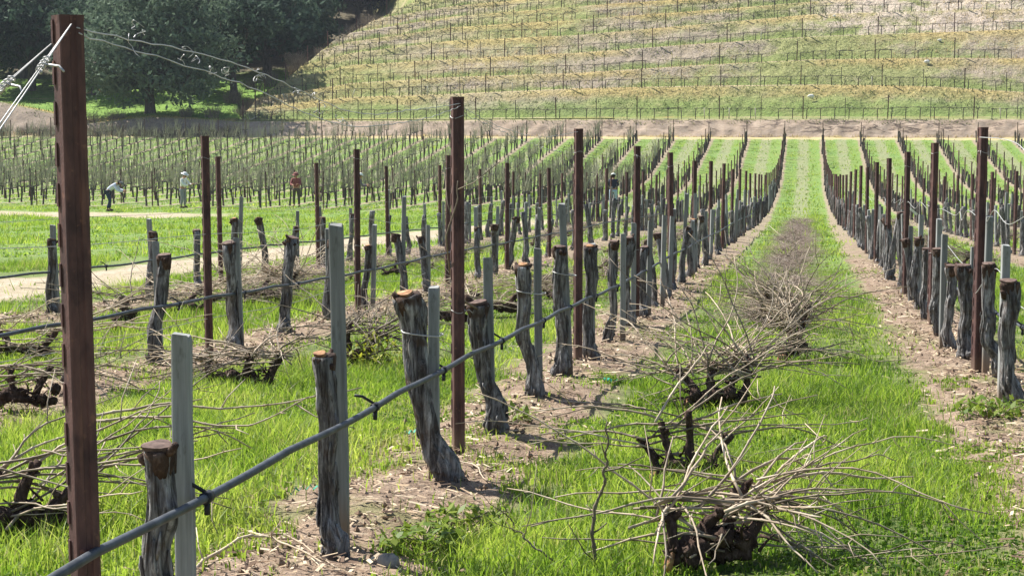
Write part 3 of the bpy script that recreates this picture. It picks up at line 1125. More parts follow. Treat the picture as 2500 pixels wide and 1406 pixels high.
wire([(-1.667, 3.99, 1.768), Pz(L1 + .06, 5.2, 1.70), Pz(L1 + .05, 6.6, 1.645), Pz(L1 + .03, 7.8, 1.69), Pz(L1 + .02, 8.9, 1.765)], .0017, 'upper loose wire between the first and second posts', seed=1, jit=.003)
wire([(-1.667, 3.99, 1.755), Pz(L1 + .10, 5.0, 1.66), Pz(L1 + .09, 6.3, 1.585), Pz(L1 + .05, 7.9, 1.66), Pz(L1 + .02, 8.9, 1.755)], .0017, 'lower slack wire between the first and second posts', seed=2, jit=.003)
wire([Pz(L1 + .02, 8.95, 1.75), Pz(L1 + .05, 9.9, 1.66), Pz(L1 + .03, 11.6, 1.63), Pz(L1, 13.75, 1.77)], .0018, 'slack wire from the second post to the third post', seed=3, jit=.003)
wire([Pz(L1 - .01, 8.95, 1.73), Pz(L1 + .12, 9.7, 1.62), Pz(L1 + .14, 10.6, 1.60), Pz(L1 + .22, 11.2, 1.55)], .0018, 'broken wire end hanging past the second post', seed=4, jit=.006)
# curled cut wire ends and clips on the first span
rn = random.Random(31)
for j, (yy, hh) in enumerate(((4.35, 1.745), (4.75, 1.72), (5.0, 1.69), (5.35, 1.665), (5.7, 1.625), (6.05, 1.64), (6.3, 1.60))):
    b = MB()
    for s in range(3):
        p = Vector((rn.uniform(-.01, .01), rn.uniform(-.06, .06), rn.uniform(-.01, .01)))
        pts = [p]
        for t in range(6):
            p = p + Vector((rn.uniform(-.012, .014), rn.uniform(-.024, .024), rn.uniform(-.014, .012)))
            pts.append(p)
        b.tube(catmull(pts, 14), .0011, 4)
    o = ob('wire_curl', b.mesh('wire_curl', M['wire']), Pz(L1 + .075, yy, hh))
    tag(o, 'curl of pale cut wire on the slack wires between first and second posts', 'wire', 'curled wire ends on the first span')
# guy wires of the end post
for j, (h0, xa, yk) in enumerate(((1.72, -.06, 3.74), (1.765, .05, 3.80))):
    a = Vector(((-1.672 if j else -1.722), 3.965, h0 + .012)); e = Vector((-1.66, 1.0, .05) if j else (-2.42, 1.0, .05))
    b = MB()
    for s in (-1, 1):
        b.tube([a, a.lerp(e, .09) + Vector((.004 * s, 0, 0)), a.lerp(e, .5) + Vector((.012 * s, 0, 0)), e], .0016, 5)
    o = tag(ob('guy_wire', b.mesh('guy_wire', M['wire'])), ('left' if not j else 'right') + '-hand guy wire running down from the tall end post', 'wire', 'guy wires of the end post')
    c = a.lerp(e, .055)
    b = MB()
    d = (e - a).normalized()
    u = d.orthogonal().normalized(); w_ = d.cross(u)
    pts = [c + d * (-.03 + .0025 * t) + (u * math.cos(t * 1.1) + w_ * math.sin(t * 1.1)) * .008 for t in range(26)]
    b.tube(pts, .0022, 5)
    b.tube([c, c + u * .03 - d * .01, c + u * .045 + d * .03], .003, 4)
    b.tube([c, c - u * .02 + w_ * .03, c - u * .03 + w_ * .045 + d * .02], .003, 4)
    ob('knot', b.mesh('knot', M['wire']), parent=o)
# wavy wire of the right row
rn = random.Random(8)
pts = []
y = 9.5
while y < 46:
    pts.append(Pz(XR1 + .05 + rn.uniform(-.05, .05), y, 1.19 + rn.uniform(-.015, .015) - (.10 if len(pts) % 2 else 0) * rn.uniform(.5, 1.1)))
    y += rn.uniform(.6, 1.05)
wire(pts, .0026, 'wavy slack pale wire across the posts of the right row', 240)
pts = [Pz(XR1 + .02, 17.5, .92), Pz(XR1 + .10, 16.4, .76), Pz(XR1 + .12, 15.4, .70), Pz(XR1 + .03, 14.2, .62), Pz(XR1 - .02, 13.55, .60), Pz(XR1 + .05, 12.9, .78), Pz(XR1 + .10, 12.0, .62), Pz(XR1 + .22, 11.0, .56), Pz(XR1 + .3, 10.2, .60)]
wire(pts, .003, 'looping loose wire hanging low between the nearest right stumps', 70)
wire([Pz(XR1 - .02, 13.6, 1.74), Pz(XR1 + .12, 13.2, 1.70), Pz(XR1 + .20, 12.8, 1.62), Pz(XR1 + .30, 12.5, 1.40)], .003, 'bent wire hook at the top of the tall right post', 30)
for k, h, lab in ((-2, .98, 'thin fruiting wire of the second row left'), (-3, 1.02, 'thin fruiting wire of the third row left'), (-2, .30, 'thin low wire near the ground in the second row left')):
    X0 = XR1 + W * k
    pts = [Pz(X0, y, h - .05 * (i % 2)) for i, y in enumerate(np.arange(8.9, 60, 2.45))]
    wire(pts, .0026, lab, 110)

# ------------------------------------------------------------------ pulled vine heads with their canes
def cane_path(rn, p, d, L, droop, wander=.10, zmin=None, bend=None):
    n = max(5, int(L / .085))
    st = L / n
    pts = [Vector(p)]
    d = Vector(d).normalized()
    side = Vector((rn.uniform(-1, 1), rn.uniform(-1, 1), rn.uniform(-.6, .6))) * wander * (3.2 if bend is None else 1.7)
    if bend is not None: side = side + bend
    for i in range(n):
        d = (d + side * st * 2.0 + Vector((rn.uniform(-1, 1), rn.uniform(-1, 1), rn.uniform(-1, 1))) * wander * 1.15 + Vector((0, 0, -droop * st))).normalized()
        q_ = pts[-1] + d * st
        if zmin is not None and q_.z < zmin:
            q_.z = zmin + rn.uniform(0, .012); d.z = abs(d.z) * .3; d.normalize()
        pts.append(q_)
    return pts


def add_cane(b, rn, pts, r0, n=5, twig=.35):
    m = len(pts)
    P, Rr = [], []
    for i, p in enumerate(pts):
        r = r0 * (1 - .68 * i / m)
        if 0 < i < m - 1:
            d = (pts[i + 1] - pts[i - 1]).normalized()
            P += [p - d * .010, p, p + d * .010]; Rr += [r * .96, r * 1.42, r * .96]
        else:
            P.append(p); Rr.append(r)
    b.tube(P, Rr, n)
    for i in range(1, m - 1):
        if rn.random() < twig:
            d = (pts[i + 1] - pts[i]).normalized()
            o = d.orthogonal().normalized(); o = Matrix.Rotation(rn.uniform(0, 6.28), 3, d) @ o
            L = rn.choice((.012, .016, .02, .03, .05, .12, .2)) if n > 4 else .03
            b.tube([pts[i], pts[i] + (o * .8 + d * .5) * L * .5, pts[i] + (o + d * .9) * L], [r0 * .5, r0 * .4, r0 * .25], 4)


def old_wood(rn, b, main_az, L, r, arms):
    """knobbly old arms of a vine: a lying piece and upright spurs; returns points where canes start"""
    m = Vector((math.cos(main_az), math.sin(main_az), 0))
    ph = rn.uniform(0, 6)

    def fn(a, t):
        return 1 + .16 * math.sin(3 * a + ph + 6 * t) + .12 * math.sin(17 * t + ph) + .08 * math.sin(7 * a - 9 * t)
    L *= .72; r *= .74
    a0 = -m * L * .5 + Vector((0, 0, r * 1.2)); a1 = m * L * .5 + Vector((0, 0, r * 1.6 + rn.uniform(0, .05)))
    mid = (a0 + a1) / 2 + Vector((rn.uniform(-.04, .04), rn.uniform(-.04, .04), rn.uniform(.02, .06)))
    b.tube(catmull([a0, a0.lerp(mid, .5) + Vector((rn.uniform(-.03, .03), 0, .03)), mid, mid.lerp(a1, .5) + Vector((0, rn.uniform(-.03, .03), -.02)), a1], 18), [r * (1.1 - .3 * i / 18) * rn.uniform(.85, 1.2) for i in range(19)], 10, True, fn)
    for q_ in range(rn.randint(5, 8)):
        c_ = a0.lerp(a1, rn.uniform(.15, .95)) + Vector((rn.uniform(-.05, .05), rn.uniform(-.05, .05), rn.uniform(.0, .07)))
        p1, p2 = rn.uniform(0, 6), rn.uniform(0, 6)
        b.ball(c_, r * rn.uniform(.9, 1.5), 11, 8, (rn.uniform(.8, 1.3), rn.uniform(.8, 1.2), rn.uniform(.7, 1.1)),
               lambda p_, t_: 1 + .20 * math.sin(3 * p_ + p1) * math.sin(2 * t_ + p2) + .16 * math.sin(7 * p_ + p2 + 5 * t_) + .12 * math.sin(11 * t_ + 4 * p_))
    for q_ in range(26):                      # shreds and short dead spurs
        c_ = a0.lerp(a1, rn.random()) + Vector((rn.uniform(-.06, .06), rn.uniform(-.06, .06), rn.uniform(.0, .09)))
        o = Vector((rn.uniform(-1, 1), rn.uniform(-1, 1), rn.uniform(-.3, 1))).normalized()
        l_ = rn.uniform(.03, .10)
        b.tube([c_, c_ + o * l_ * .5 + Vector((rn.uniform(-.01, .01), 0, rn.uniform(-.01, .01))), c_ + o * l_], [.007, .005, .003], 4)
    starts = [mid]
    for (t, az, el, l2) in arms:
        l2 *= .58
        p = a0.lerp(mid, t * 2) if t < .5 else mid.lerp(a1, t * 2 - 1)
        d = Vector((math.cos(az) * math.cos(el), math.sin(az) * math.cos(el), math.sin(el)))
        q1 = p + d * l2 * .45 + Vector((rn.uniform(-.03, .03), rn.uniform(-.03, .03), .02))
        q2 = p + d * l2 + Vector((rn.uniform(-.05, .05), rn.uniform(-.05, .05), rn.uniform(0, .05)))
        b.tube(catmull([p, q1, q2], 9), [r * (.85 - .32 * i / 9) * rn.uniform(.85, 1.2) for i in range(10)], 8, True, fn)
        for s in range(3):
            pp = q1.lerp(q2, rn.random()); o = Vector((rn.uniform(-1, 1), rn.uniform(-1, 1), rn.uniform(0, 1))).normalized()
            b.tube([pp, pp + o * r * .9, pp + o * r * 1.5], [r * .5, r * .4, r * .25], 6)
        starts += [q2, q1.lerp(q2, .6)]
    return starts, a0, a1


HEAP_G = 'pulled vine heads lying in the aisles'


FLAT = {43: .85, 44: .72, 48: .6, 41: .68, 42: .8}


def heap(px, py, seed, label, main_az, L, r, arms, bundles, single=False, cut=True, xy=None, group=HEAP_G, low=False, scale=1.0):
    rn = random.Random(seed)
    if xy is None:
        p = hit(px, py); x, y = p.x, p.y
    else:
        x, y = xy
    z = zf(x, y)
    b = MB()
    starts, a0, a1 = old_wood(rn, b, main_az, L, r, arms)
    root = ob('pulled_vine', b.mesh('pulled_vine', M['head']), (x, y, z), (0, 0, 0), (scale,) * 3)
    tag(root, label, 'pulled vine', group)
    if cut:
        c = MB()
        d = (a0 - Vector((0, 0, 0))).normalized(); d.z = .25; d.normalize()
        c.tube([a0 - d * .004, a0 + d * .012], [r * 1.02, r * .98], 12)
        ob('cut_face', c.mesh('cut_face', M['cut']), parent=root)
    allb = MB()
    nc = 0
    for (az, el, sa, se, n, L0, L1_, droop) in bundles:
        bend = Vector((rn.uniform(-1, 1), rn.uniform(-1, 1), rn.uniform(-.3, .2))) * .42
        el *= FLAT.get(seed, .75)
        for i in range(n):
            a = az + rn.gauss(0, sa); e = el + rn.gauss(0, se)
            d = Vector((math.cos(a) * math.cos(e), math.sin(a) * math.cos(e), math.sin(e)))
            s = rn.choice(starts) + Vector((rn.uniform(-.07, .07), rn.uniform(-.07, .07), rn.uniform(-.02, .05)))
            s = s - d * rn.uniform(0, .12)
            s.z = max(s.z, .02)
            pts = cane_path(rn, s, d, rn.uniform(L0, L1_), droop * rn.uniform(.5, 1.4), .13, .012, bend)
            tgt = MB() if (single and nc < 95) else allb
            add_cane(tgt, rn, pts, rn.uniform(.0044, .0074) if not low else rn.uniform(.006, .009), 5 if not low else 3, .45 if not low else .12)
            if tgt is not allb:
                ob('cane', tgt.mesh('cane', M['cane']), parent=root)
            nc += 1
    if allb.v:
        ob('canes', allb.mesh('canes', M['ocane' if low else 'cane']), parent=root)
    return root


E_, N_, NE, NW, Wd = 0.0, R(90), R(45), R(135), R(180)
heap(1735, 1398, 41, 'vine head with a fan of long pale canes, nearest in the main aisle', R(15), .42, .044,
     [(.1, R(120), 1.1, .24), (.45, R(60), .95, .22), (.9, R(40), .8, .30), (.75, R(75), .5, .50)],
     [(R(40), .50, .22, .14, 22, .65, 1.15, .75), (R(18), .26, .26, .10, 16, .6, 1.25, .45), (R(174), .22, .22, .12, 8, .5, 1.05, .4), (R(128), .75, .35, .25, 5, .35, .7, .4),
      (R(75), .55, .3, .2, 5, .5, .8, .6), (R(-40), .12, .5, .1, 9, .4, .8, .4)], True)
heap(1680, 1180, 42, 'forked bare vine head with orange sawn end, second nearest in the main aisle', R(20), .46, .034,
     [(.35, R(150), 1.2, .30), (.60, R(80), 1.25, .42), (.85, R(20), .9, .30), (.1, R(160), .9, .26)],
     [(R(25), .28, .25, .12, 9, .6, 1.2, .45), (R(165), .35, .25, .12, 6, .6, 1.0, .5), (R(60), .5, .3, .2, 4, .5, .8, .5)], True)
heap(1750, 1010, 43, 'big vine head with canes arching high above it in the main aisle', R(5), .52, .046,
     [(.15, R(140), 1.0, .34), (.5, R(95), 1.1, .30), (.9, R(45), 1.1, .36), (.75, R(70), .7, .3)],
     [(R(125), 1.05, .4, .22, 16, .6, 1.05, .9), (R(55), .70, .28, .16, 22, .7, 1.25, .7), (R(178), .22, .2, .12, 13, .6, 1.1, .3), (R(20), .3, .3, .15, 10, .6, 1.1, .4),
      (R(90), .45, .7, .2, 12, .5, .9, .6)], True)
heap(1930, 885, 44, 'shaggy vine head with dense spray of canes in the middle of the main aisle', R(70), .5, .045,
     [(.2, R(20), 1.1, .36), (.5, R(100), 1.2, .52), (.8, R(60), 1.2, .6), (.9, R(150), .9, .5)],
     [(R(70), .9, .5, .3, 24, .45, .9, .7), (R(150), .7, .4, .3, 26, .45, .95, .7), (R(10), .65, .4, .3, 24, .45, 1.0, .7), (R(200), .35, .4, .2, 9, .4, .8, .4)], True)
heap(1875, 800, 48, 'tangled vine head just behind the shaggy one in the main aisle', R(100), .5, .045,
     [(.2, R(20), 1.1, .36), (.5, R(100), 1.2, .4), (.8, R(160), 1.0, .45)],
     [(R(150), .8, .6, .3, 26, .4, .85, .7), (R(30), .8, .6, .3, 24, .4, .9, .7), (R(180), .3, .4, .2, 12, .4, .9, .3)], False)
heap(590, 958, 45, 'black vine head with round orange cut under pale canes, behind the pale stakes', R(-8), .62, .048,
     [(.15, R(170), .6, .28), (.65, R(80), 1.2, .24), (.95, R(30), 1.1, .34)],
     [(R(150), .32, .35, .12, 22, .5, 1.0, .6), (R(100), .3, .5, .12, 16, .5, .9, .6), (R(190), .12, .2, .1, 9, .5, .9, .3), (R(10), .5, .45, .2, 8, .4, .7, .6), (R(-90), .12, .5, .1, 5, .4, .6, .3)], True)
heap(870, 905, 46, 'low brown vine head with hanging canes just right of the tall pale stake', R(60), .45, .042,
     [(.3, R(120), 1.2, .42), (.7, R(30), 1.0, .4)],
     [(R(30), .5, .5, .2, 22, .5, 1.1, .9), (R(100), .7, .5, .2, 16, .5, 1.0, .8), (R(180), .4, .3, .15, 8, .6, 1.0, .4), (R(-60), .3, .6, .2, 10, .4, .8, .7)], False)
heap(40, 1320, 47, 'dark vine head with brown knob and long canes at the left edge', R(30), .5, .045,
     [(.2, R(100), 1.2, .3), (.8, R(40), .7, .3), (.55, R(80), 1.3, .35)],
     [(R(45), .34, .22, .12, 9, .7, 1.25, .4), (R(20), .22, .25, .08, 8, .6, 1.2, .25), (R(75), .5, .3, .2, 6, .6, 1.0, .4), (R(-30), .05, .3, .05, 3, .5, .8, .1)], True)
heap(60, 1010, 51, 'vine head trailing canes behind the end post at the left', R(10), .5, .04,
     [(.3, R(120), 1.0, .3), (.7, R(40), 1.0, .3)],
     [(R(20), .2, .4, .12, 8, .6, 1.1, .3), (R(60), .4, .4, .12, 6, .6, 1.1, .4), (R(170), .3, .4, .12, 5, .6, 1.0, .3)], False)
heap(45, 885, 52, 'low dark heap of vine wood left of the end post', R(0), .6, .045,
     [(.3, R(150), .7, .4), (.8, R(30), .6, .4)],
     [(R(0), .15, .5, .1, 20, .7, 1.4, .2), (R(170), .2, .5, .1, 16, .7, 1.3, .25)], False)
heap(305, 808, 53, 'small dark vine head standing alone just right of the end post', R(70), .3, .05,
     [(.3, R(110), 1.3, .3), (.7, R(150), .8, .4)], [(R(160), .4, .4, .15, 12, .6, 1.1, .5), (R(20), .3, .5, .1, 8, .5, .9, .4)], False)
heap(450, 772, 54, 'long low heap of dark vine wood behind the second rusty post', R(10), .8, .05,
     [(.2, R(160), .6, .4), (.5, R(60), .6, .4), (.8, R(20), .5, .4)], [(R(20), .2, .6, .12, 22, .7, 1.2, .25), (R(160), .25, .5, .12, 20, .7, 1.2, .3)], False)
heap(640, 745, 55, 'broad tangled heap of vine wood in front of the dirt track', R(15), .9, .05,
     [(.2, R(160), .6, .5), (.5, R(60), .9, .5), (.8, R(20), .8, .5)], [(R(60), .6, .8, .3, 34, .7, 1.3, .5), (R(150), .6, .6, .3, 26, .7, 1.3, .5), (R(0), .3, .5, .2, 18, .7, 1.2, .4)], False)
heap(1215, 775, 56, 'dark brushy heap of canes behind the second post', R(20), .6, .05,
     [(.2, R(160), .9, .4), (.7, R(20), .8, .5)], [(R(40), .35, .6, .2, 26, .5, 1.0, .5), (R(150), .5, .6, .2, 18, .5, 1.0, .5)], False)
heap(1095, 800, 57, 'low brushy heap of canes just left of the second post', R(20), .6, .045,
     [(.2, R(160), .7, .4), (.7, R(20), .7, .4)], [(R(40), .3, .7, .2, 24, .5, .9, .5), (R(160), .3, .6, .2, 16, .5, 1.0, .4)], False)
heap(2330, 660, 58, 'brushy heap of canes behind the tall right post', R(20), .7, .045,
     [(.2, R(160), .7, .4), (.7, R(20), .7, .4)], [(R(40), .4, .8, .2, 30, .6, 1.2, .4), (R(160), .4, .6, .2, 24, .6, 1.2, .4)], False)

# further heaps down every aisle: a few prototypes, copied with their canes
PRO = []
for s in range(5):
    rr = random.Random(s)
    bs = [(R(rr.uniform(0, 360)), .4, .7, .3, 20, .6, 1.3, .45), (R(rr.uniform(0, 360)), .55, .7, .3, 20, .6, 1.3, .5), (R(rr.uniform(0, 360)), .25, .7, .2, 16, .6, 1.4, .3)]
    o = heap(0, 0, 600 + s, 'x', rr.uniform(0, 3.1), .6, .045, [(.2, R(150), .8, .4), (.6, R(50), 1.0, .45), (.9, R(20), .8, .4)], bs, False, False, xy=(0, 20 + s), low=True)
    PRO.append(o)
used = set()
rn = random.Random(71)
AIS = {-1: 'main aisle', -2: 'first aisle left of the left row', -3: 'second aisle left of the left row', 0: 'first aisle right of the right row', 1: 'second aisle right of the right row'}
for k, y0, y1, stp in ((-1, 18.0, 72, .42), (-2, 21.5, 74, 1.9), (-3, 19.5, 76, 2.1), (0, 33, 82, 1.9), (1, 46, 82, 2.3)):
    y = y0
    xc = XR1 + W * k + W / 2
    while y < y1:
        x = xc + rn.uniform(-.35, .35) * (.6 if k == -1 else 1)
        if in_view((x, y, zf(x, y)), 60):
            j = rn.randrange(5)
            src = PRO[j]
            s = rn.uniform(.75, 1.0) * (.68 if k == -1 else .9)
            if j in used:
                o = src.copy(); COL.objects.link(o)
                for ch in src.children:
                    c = ch.copy(); COL.objects.link(c); c.parent = o
            else:
                o = src; used.add(j)
            o.location = (x, y, zf(x, y)); o.rotation_euler = (0, 0, rn.uniform(0, 6.28)); o.scale = (s, s, s * (.46 if k == -1 else .65))
            tag(o, f'grey tangle of canes lying farther down the {AIS[k]}', 'pulled vine', f'cane heaps down the {AIS[k]}')
        y += stp * rn.uniform(.75, 1.25) * (1 + max(0, y - 40) / 60)

# ------------------------------------------------------------------ loose canes on the ground and on posts
def loose(pts, r, label, seed, group=None):
    rn = random.Random(seed)
    P = catmull(pts, 14)
    P = [p + Vector((rn.uniform(-.008, .008), rn.uniform(-.008, .008), rn.uniform(-.004, .004))) for p in P]
    b = MB()
    add_cane(b, rn, P, r, 6, .4)
    return tag(ob('loose_cane', b.mesh('loose_cane', M['cane'])), label, 'cane', group)


def gp(px, py, h=.012):
    p = hit(px, py)
    return Vector((p.x, p.y, zf(p.x, p.y) + h))


c0 = Vector(Pz(L1 + .0, 9.5, .68))
loose([c0, c0 + Vector((-.07, -.30, .13)), Pz(L1 - .045, 8.85, 1.06), Pz(L1 + .0, 8.82, 1.22), Pz(L1 + .03, 8.80, 1.38)], .006, 'pale cane curving up over the second post from the stump behind it', 1)
loose([gp(470, 1400), gp(600, 1345, .05), gp(690, 1350, .04), gp(800, 1395)], .007, 'long pale cane arching over soil at the bottom left', 2)
loose([gp(565, 1290), gp(640, 1330, .03), gp(700, 1325, .02), gp(830, 1400)], .006, 'shorter pale cane lying on soil before the tall pale stake', 3)
loose([gp(1120, 1318), gp(1160, 1300, .03), gp(1215, 1290, .05), gp(1230, 1340)], .006, 'short bent pale cane at the grass edge near the bottom', 4)
loose([gp(1095, 1135), gp(1160, 1150, .03), gp(1190, 1185, .02), gp(1255, 1190)], .005, 'thin cane lying beside the swollen foot of the leaning stump', 5)
loose([gp(1370, 985), gp(1480, 1000, .03), gp(1560, 1010, .04), gp(1640, 1035)], .007, 'dark cane stretching from the soil strip into the main aisle', 6)
loose([gp(2080, 720), gp(2200, 735, .02), gp(2255, 770, .02)], .005, 'thin pale cane on soil by the right row', 7)
loose([gp(2250, 820), gp(2310, 850, .03), gp(2400, 868, .02)], .006, 'pale cane on soil near the thick smooth stump', 8)
b_ = gp(1452, 1404, 0)
loose([b_, b_ + Vector((-.01, .0, .18)), b_ + Vector((.03, .01, .34)), b_ + Vector((.04, .01, .46)), b_ + Vector((.035, .02, .56))], .0075, 'long pale cane standing upright in the grass at the bottom', 9)
b_ = gp(1250, 1404, 0)
loose([gp(1395, 1405), b_.lerp(gp(1395, 1405), .4) + Vector((0, 0, .09)), b_ + Vector((0, .05, .16)), b_ + Vector((-.04, .05, .24))], .004, 'thin dark twig rising from the grass at the bottom centre', 10)
a_ = Vector(Pz(-3.05, 7.2, .34)); e_ = Vector(Pz(L1 - .12, 7.4, .47))
loose([a_, a_.lerp(e_, .3) + Vector((0, 0, .02)), a_.lerp(e_, .6) - Vector((0, 0, .03)), e_], .0075, 'long pale cane reaching right behind the pale stakes', 11)
a_ = Vector(Pz(-2.9, 7.0, .36)); e_ = Vector(Pz(-1.95, 6.9, .36))
loose([a_, a_.lerp(e_, .35) + Vector((0, 0, .04)), a_.lerp(e_, .7) + Vector((0, 0, .02)), e_ + Vector((0, 0, .16))], .007, 'pale cane crossing behind the nearest pale stake', 12)

# ------------------------------------------------------------------ small things
def tape(px, py, seed, label, h=.03):
    rn = random.Random(seed)
    p = gp(px, py, h)
    b = MB()
    q0 = Vector((0, 0, 0)); d = Vector((1, 0, .1))
    for i in range(9):
        w_ = Vector((0, .014, .008)) if i % 2 else Vector((0, .010, -.012))
        b.v += [q0 - w_, q0 + w_]
        if i:
            k = 2 * i
            b.f.append((k - 2, k - 1, k + 1, k)); b.m.append(0)
        d = (d + Vector((rn.uniform(-.5, .5), rn.uniform(-.6, .6), rn.uniform(-.5, .5)))).normalized()
        q0 = q0 + d * .018
    o = ob('tie_tape', b.mesh('tie_tape', M['tape'], False), p, (0, 0, rn.uniform(-.5, .5)))
    md = o.modifiers.new('thick', 'SOLIDIFY'); md.thickness = .0015
    tag(o, label, 'plastic tape', 'scraps of green tie tape')


tape(708, 1222, 1, 'green plastic tape scrap in grass left of the tall pale stake')
tape(992, 1070, 2, 'green plastic tape scrap in grass left of the leaning stump')
tape(1660, 1396, 3, 'bright green plastic tape under the nearest vine head at the bottom', .06)
tape(1470, 935, 4, 'small green tape scrap on soil by the third post')
rn = random.Random(3)
b = MB()
b.ball((0, 0, .02), .042, 12, 8, (1.0, .8, .75), lambda p_, t_: 1 + .12 * math.sin(2 * p_ + 1) + .1 * math.sin(3 * t_ + 2 * p_))
tag(ob('stone', b.mesh('stone', M['stone'])), 'grey stone on the soil right of the tall pale stake foot', 'stone').location = gp(948, 1392, 0)
for (px, X0, hh, L, lab, s) in ((2232, XR1 + .45, 1.02, .16, 'white strip of plastic hanging among wires of the right row', 0), (2298, XR1 + .55, .86, .14, 'white plastic tag lower among canes behind the right row', 1)):
    y = row_y(px, X0)
    b = MB()
    b.box((-.018, -.002, -L / 2), (.018, .002, L / 2))
    b.tube([(0, 0, L / 2), (.01, 0, L / 2 + .05), (-.02, .01, L / 2 + .12)], .002, 4)
    tag(ob('white_tag', b.mesh('white_tag', M['white'], False), Pz(X0, y, hh), (.3, -.9 + .1 * s, .2)), lab, 'tag')

# a sprouting weed behind the tall pale stake, broad-leaved clumps on the soil edge
q = NT('weed_leaf')
c = q.ramp(q.attr('tint'), [(0, (.12, .20, .03)), (.6, (.30, .36, .04)), (1, (.48, .46, .05))])
M['weed'] = q.leafy(c, .4)


def weed(px, py, n, R0, H, seed, label, warm):
    rg = np.random.default_rng(seed)
    p = gp(px, py, 0)
    a = rg.random(n) * 6.28; r = R0 * np.sqrt(rg.random(n)); hh = H * rg.random(n) * (1 - .5 * r / R0)
    c = np.stack([np.cos(a) * r, np.sin(a) * r, hh + .02], -1)
    az = rg.random(n) * 6.28; el = rg.random(n) * 1.2 - .1; L = .018 + .022 * rg.random(n)
    d = np.stack([np.cos(az) * np.cos(el), np.sin(az) * np.cos(el), np.sin(el)], -1) * L[:, None]
    s = np.stack([-np.sin(az), np.cos(az), 0 * az], -1) * (L * .45)[:, None]
    V = np.stack([c - d, c + s, c + d, c - s], 1).reshape(-1, 3)
    me = np_mesh('weed', V, [np.arange(n)[:, None] * 4 + np.array([[0, 1, 2, 3]])], M['weed'], {'tint': np.repeat(np.clip(warm + .4 * (rg.random(n) - .5), 0, 1), 4)}, False)
    o = tag(ob('weed', me, p), label, 'weed')
    b = MB()
    for k in range(8):
        aa = rn.uniform(0, 6.28)
        b.tube([(0, 0, -.02), (math.cos(aa) * R0 * .3, math.sin(aa) * R0 * .3, H * .5), (math.cos(aa) * R0 * .6, math.sin(aa) * R0 * .6, H * .8)], .003, 4)
    ob('stem', b.mesh('stem', M['cane']), parent=o)


weed(915, 905, 260, .26, .30, 1, 'yellow green sprouting weed among canes right of the tall pale stake', .75)
weed(1030, 1345, 160, .17, .09, 2, 'low broad-leaved weed on soil at the bottom centre', .15)
weed(2440, 1015, 240, .28, .10, 3, 'low green weed at the foot of the nearest right stump', .15)
weed(1135, 1290, 120, .16, .08, 4, 'low weed at the grass edge right of the swollen foot', .2)
weed(1250, 1030, 90, .14, .08, 5, 'small weed beside the soil strip behind the second post', .25)
# ------------------------------------------------------------------ road bank, terraced hillside, meadow
TX = [600, 850, 1100, 1400, 1700, 2000, 2300, 2500, 2800]
T_ = {1: [293, 291, 290, 287.5, 287, 286.5, 286.5, 287, 287], 2: [268, 240, 232, 219, 212.5, 209, 214, 227, 246], 3: [246, 206, 191, 181, 162, 147, 143, 145, 150],
      4: [222, 161, 147, 131, 109.5, 90, 80, 73, 70], 5: [198, 132, 101, 88, 62, 35, 27, 23, 20], 6: [178, 104, 68, 50, 28, 4, -10, -15, -18],
      7: [160, 82, 42, 17, -3, -26, -40, -46, -50], 8: [140, 58, 16, -12, -32, -54, -70, -78, -82],
      9: [122, 36, -8, -40, -60, -82, -98, -106, -110], 10: [104, 14, -32, -68, -88, -110, -126, -134, -138]}
XL = {1: 575, 2: 606, 3: 628, 4: 680, 5: 735, 6: 785, 7: 855, 8: 930, 9: 1000, 10: 1065}
HF = Vector((FW.x, FW.y, 0)).normalized()


def depth(p):
    return Vector((p[0], p[1], 0)).dot(HF)


def on_Y(px, Yw):
    az = math.atan((px - 1250) / F_PX) - YAW
    return Yw * math.tan(az), Yw


def k_at(px, py):
    r = ray(px, py); return r.z / r.dot(HF)


def lerp(a, b, t): return a + (b - a) * t


# bank of bare earth above the end of the vineyard
q = NT('bare_earth_bank')
v = q.pos(); t = q.attr('v'); xx_ = q.xy()[0]
n1 = q.noise(q.pos((1, 1, 2.2)), .9, 5, .65); n2 = q.noise(v, 4, 4); n3 = q.noise(v, .16, 3)
c = q.ramp(n1, [(.3, (.30, .225, .165)), (.5, (.39, .30, .225)), (.7, (.47, .375, .29))])
c = q.mix(q.math('MULTIPLY', q.mr(n2, .55, .7), .5), c, (.27, .225, .12))
c = q.mix(q.math('MULTIPLY', q.mr(q.math('ADD', t, q.math('MULTIPLY', q.math('SUBTRACT', n1, .5), .35)), .20, .04), q.mr(n3, .42, .58)), c, (.60, .47, .20))
c = q.mix(q.math('MULTIPLY', q.mr(t, .90, .99), .7), c, (.34, .38, .10))
cr = q.noise(q.pos((.45, 1, 1.6)), .75, 5, .6, .8)
crk = q.math('MULTIPLY', q.mr(q.math('ABSOLUTE', q.math('SUBTRACT', cr, .5)), .045, .012), q.mr(q.noise(v, .22, 2), .40, .50))
crk = q.math('MULTIPLY', crk, q.math('MULTIPLY', q.mr(t, .25, .4), q.mr(xx_, -28, -12)))
c = q.mix(q.math('MULTIPLY', crk, .85), c, (.085, .062, .050))
lf = q.mr(xx_, -46, -55)
c = q.mix(q.math('MULTIPLY', lf, .65), c, q.ramp(n2, [(.3, (.10, .085, .07)), (.6, (.23, .19, .155)), (.8, (.42, .25, .12))]))
q.bump(n2, .8, .06)
M['bank'] = q.done(c, .95)
pxs = np.linspace(-500, 2900, 640)
btop = np.interp(pxs, [-500, 0, 140, 215, 290, 370, 470, 575, 850, 1100, 1400, 2900], [215, 247, 278, 302, 294, 286, 290, 296, 294, 293, 291, 290])
NB = 14
bank = np.zeros((NB + 1, len(pxs), 3)); bv = np.zeros((NB + 1, len(pxs)))
crest = []
